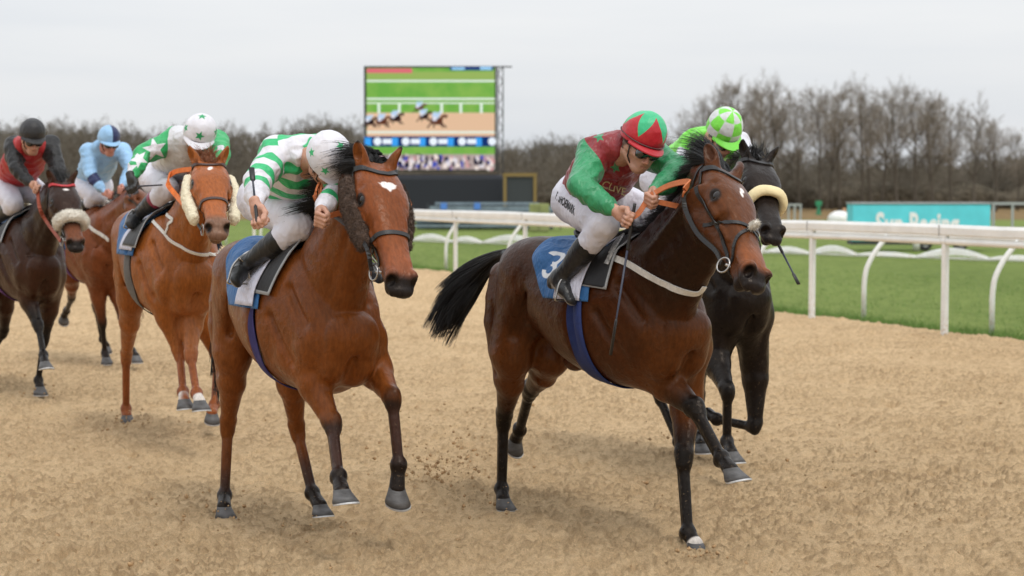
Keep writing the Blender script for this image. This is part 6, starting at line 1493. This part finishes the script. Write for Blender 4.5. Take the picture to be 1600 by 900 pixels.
RP5 = dict(fr=fr5, J=J5, face=(.88, .05, -.35), up=(.40, 0, .9), label='jockey in light blue and navy silks with a light blue and navy quartered cap', jersey_mat=M_J5, jersey_masks=[j5m], breech_mat=M_BREECH, boot_mat=M_BOOT, seed=12,
           cap_mat=silk_mat('blue_quartered_cap', LB, NV, rough=.45, wr=.3), cap_masks=[cap5], peak_mat=silk_mat('blue_peak', LB, wr=.1), handR=((.7, .45, -.2), (.1, .1, 1)), handL=((.6, -.4, -.3), (.3, 0, 1)), h=.009, skin=(.55, .25, .19))
build_rider(RP5); hR = J5['wrR']+J5['RhR'][0]*.07
strapline([hR, fr5.J(hR, 200, 294, .2, -1), HT_(216, 300, .03)], .03, .006, (0, .3, 1), 4).build('rein', M_LEATHER, H5.root)

# ================================================================== the black horse behind the leader, pale yellow noseband
fr6 = Frame((1.29, 12.1), 23.0)
L6 = {
 'FR': leg_f(fr6, (1112, 545), .14, (1137, 612), (1136, 690), (1143, 708), (-1, 1, -1), ((.2, 0, -.98), (1, 0, .2))),
 'FL': leg_f(fr6, (1180, 545), .14, (1180, 668), (1120, 655), (1106, 646), (-1, 1, 1), ((-.6, -.35, .1), (0, 0, -1)), (.46, .30, .11)),
 'HR': leg_f(fr6, (1030, 540), -.85, (1030, 620), (1060, 690), (1066, 700), (1, -1, -1), None, (.45, .38, .11)),
 'HL': leg_f(fr6, (1085, 545), -.65, (1092, 620), (1094, 682), (1095, 694), (1, -1, -1), ((.1, 0, -1), (1, 0, .1)), (.45, .38, .11))}
poll = fr6.u(1184, 243, .85); muz = fr6.J(poll, 1216, 352, .66, -1)
BL6 = dict(body=(.010, .0075, .007), points=(.008, .007, .007), leg={'F': (.3, .9), 'H': (.3, .95)}, muzzle=(.015, .013, .013), face=(.014, .010, .009))
H6 = build_horse(dict(fr=fr6, legs=L6, poll=poll, muzzle=muz, dorsal=(.85, -.05, .5), hs=1.12, bw=1.12, ear=SHORT_EAR, pal=BL6, mat=coat_mat('black_coat', .32), dz=.02, label='black racehorse with a thick pale yellow noseband running behind the leading bay'), h=.0075)
bridle(H6, nose=None); Fp = Field()
for q in (-1, 1): Fp.chain([H6.HT(.33, 0, .022), H6.HT(.335, q*.055, .012), H6.HT(.345, q*.088, -.035), H6.HT(.35, q*.088, -.10)], [(.034, .024)]*3+[(.026, .016)], k=.01, side=H6.Rh[0], sub=3)
fleece_over('padded_noseband', Fp, plain('pale_yellow_pad', (.74, .62, .36), .85, nscale=20, var=.08), H6.root, h=.006, fluff=0, amp=.001)
mane(H6, MATS['black_hair'], n=900, L=.15, side=.4, wind=(-1.1, 0, .1), tuft=dict(n=300, dir=np.array([.1, 0, .6]), L=.07, sp=.4), r=.0024)
tail(H6, MATS['black_hair'], [[-1.14, 0, 1.38], [-1.26, 0, 1.30], [-1.36, 0, 1.1], [-1.38, .02, .85]], n=900, r0=.03, r1=.08)
patch(H6, 'number_cloth', M_NCLOTH, (-.02, -.55), (-80, 80), .01, skew=skew2, nu=24, na=30); girth(H6, M_NAVY, u=-.14, width=.09); saddle(H6)
LIME = (.20, .72, .07); M_J6 = silk_mat('lime_silk_white_sleeves', LIME, (.64, .64, .70), rough=.42, wr=.6)
J6 = pose(fr6, (1129, 210, .46), (1108, 222, .26), (1052, 272, -.34), (1085, 225, .14), (1150, 225, .24), (1062, 268), (1090, 300), (1178, 255), (1165, 290), (1090, 330, 1), (1062, 400, 1), (1070, 425))
report('j6', fr6, J6)
checks = lambda X: (lambda th, ph: np.sin(th*4+.6)*np.sin(ph*np.pi/.62+.25)*.02)(np.arctan2(X[:, 1], X[:, 0]+.012), np.arctan2(np.hypot(X[:, 1], X[:, 0]+.012), X[:, 2]-.03))
RP6 = dict(fr=fr6, J=J6, face=(.72, .1, -.75), up=(.70, .0, .70), label='jockey in lime green silks with a lime and white checked cap on the black horse', jersey_mat=M_J6, jersey_masks=[lambda V, J: sleeves(V, J, -.02)], breech_mat=M_BREECH, boot_mat=M_BOOT, seed=15,
           cap_mat=silk_mat('lime_checked_cap', LIME, (.62, .64, .64), rough=.45, wr=.3), cap_masks=[checks], peak_mat=silk_mat('lime_peak', LIME, wr=.1), handR=((.6, .35, -.4), (.1, .1, 1)), handL=((.6, -.4, -.3), (.3, 0, 1)), h=.0065)
build_rider(RP6)
strapline([H6.bit[-1], H6.HT(.3, -.14, -.25), H6.HT(.1, -.2, -.3), J6['wrR']], .024, .006, (0, .3, 1), 5).build('rein', M_LEATHER, H6.root)
strapline([H6.bit[1], H6.HT(.3, .14, -.25), H6.HT(.1, .2, -.3), J6['wrL']], .024, .006, (0, .3, 1), 5).build('rein', M_LEATHER, H6.root)
hL = J6['wrL']+J6['RhL'][0]*.07
whip('long black whip sticking out beside the muzzle of the black horse', fr6.J(H6.bit[1], 1212, 374, .10, -1), fr6.J(H6.bit[1], 1248, 444, .38, -1), fr6)
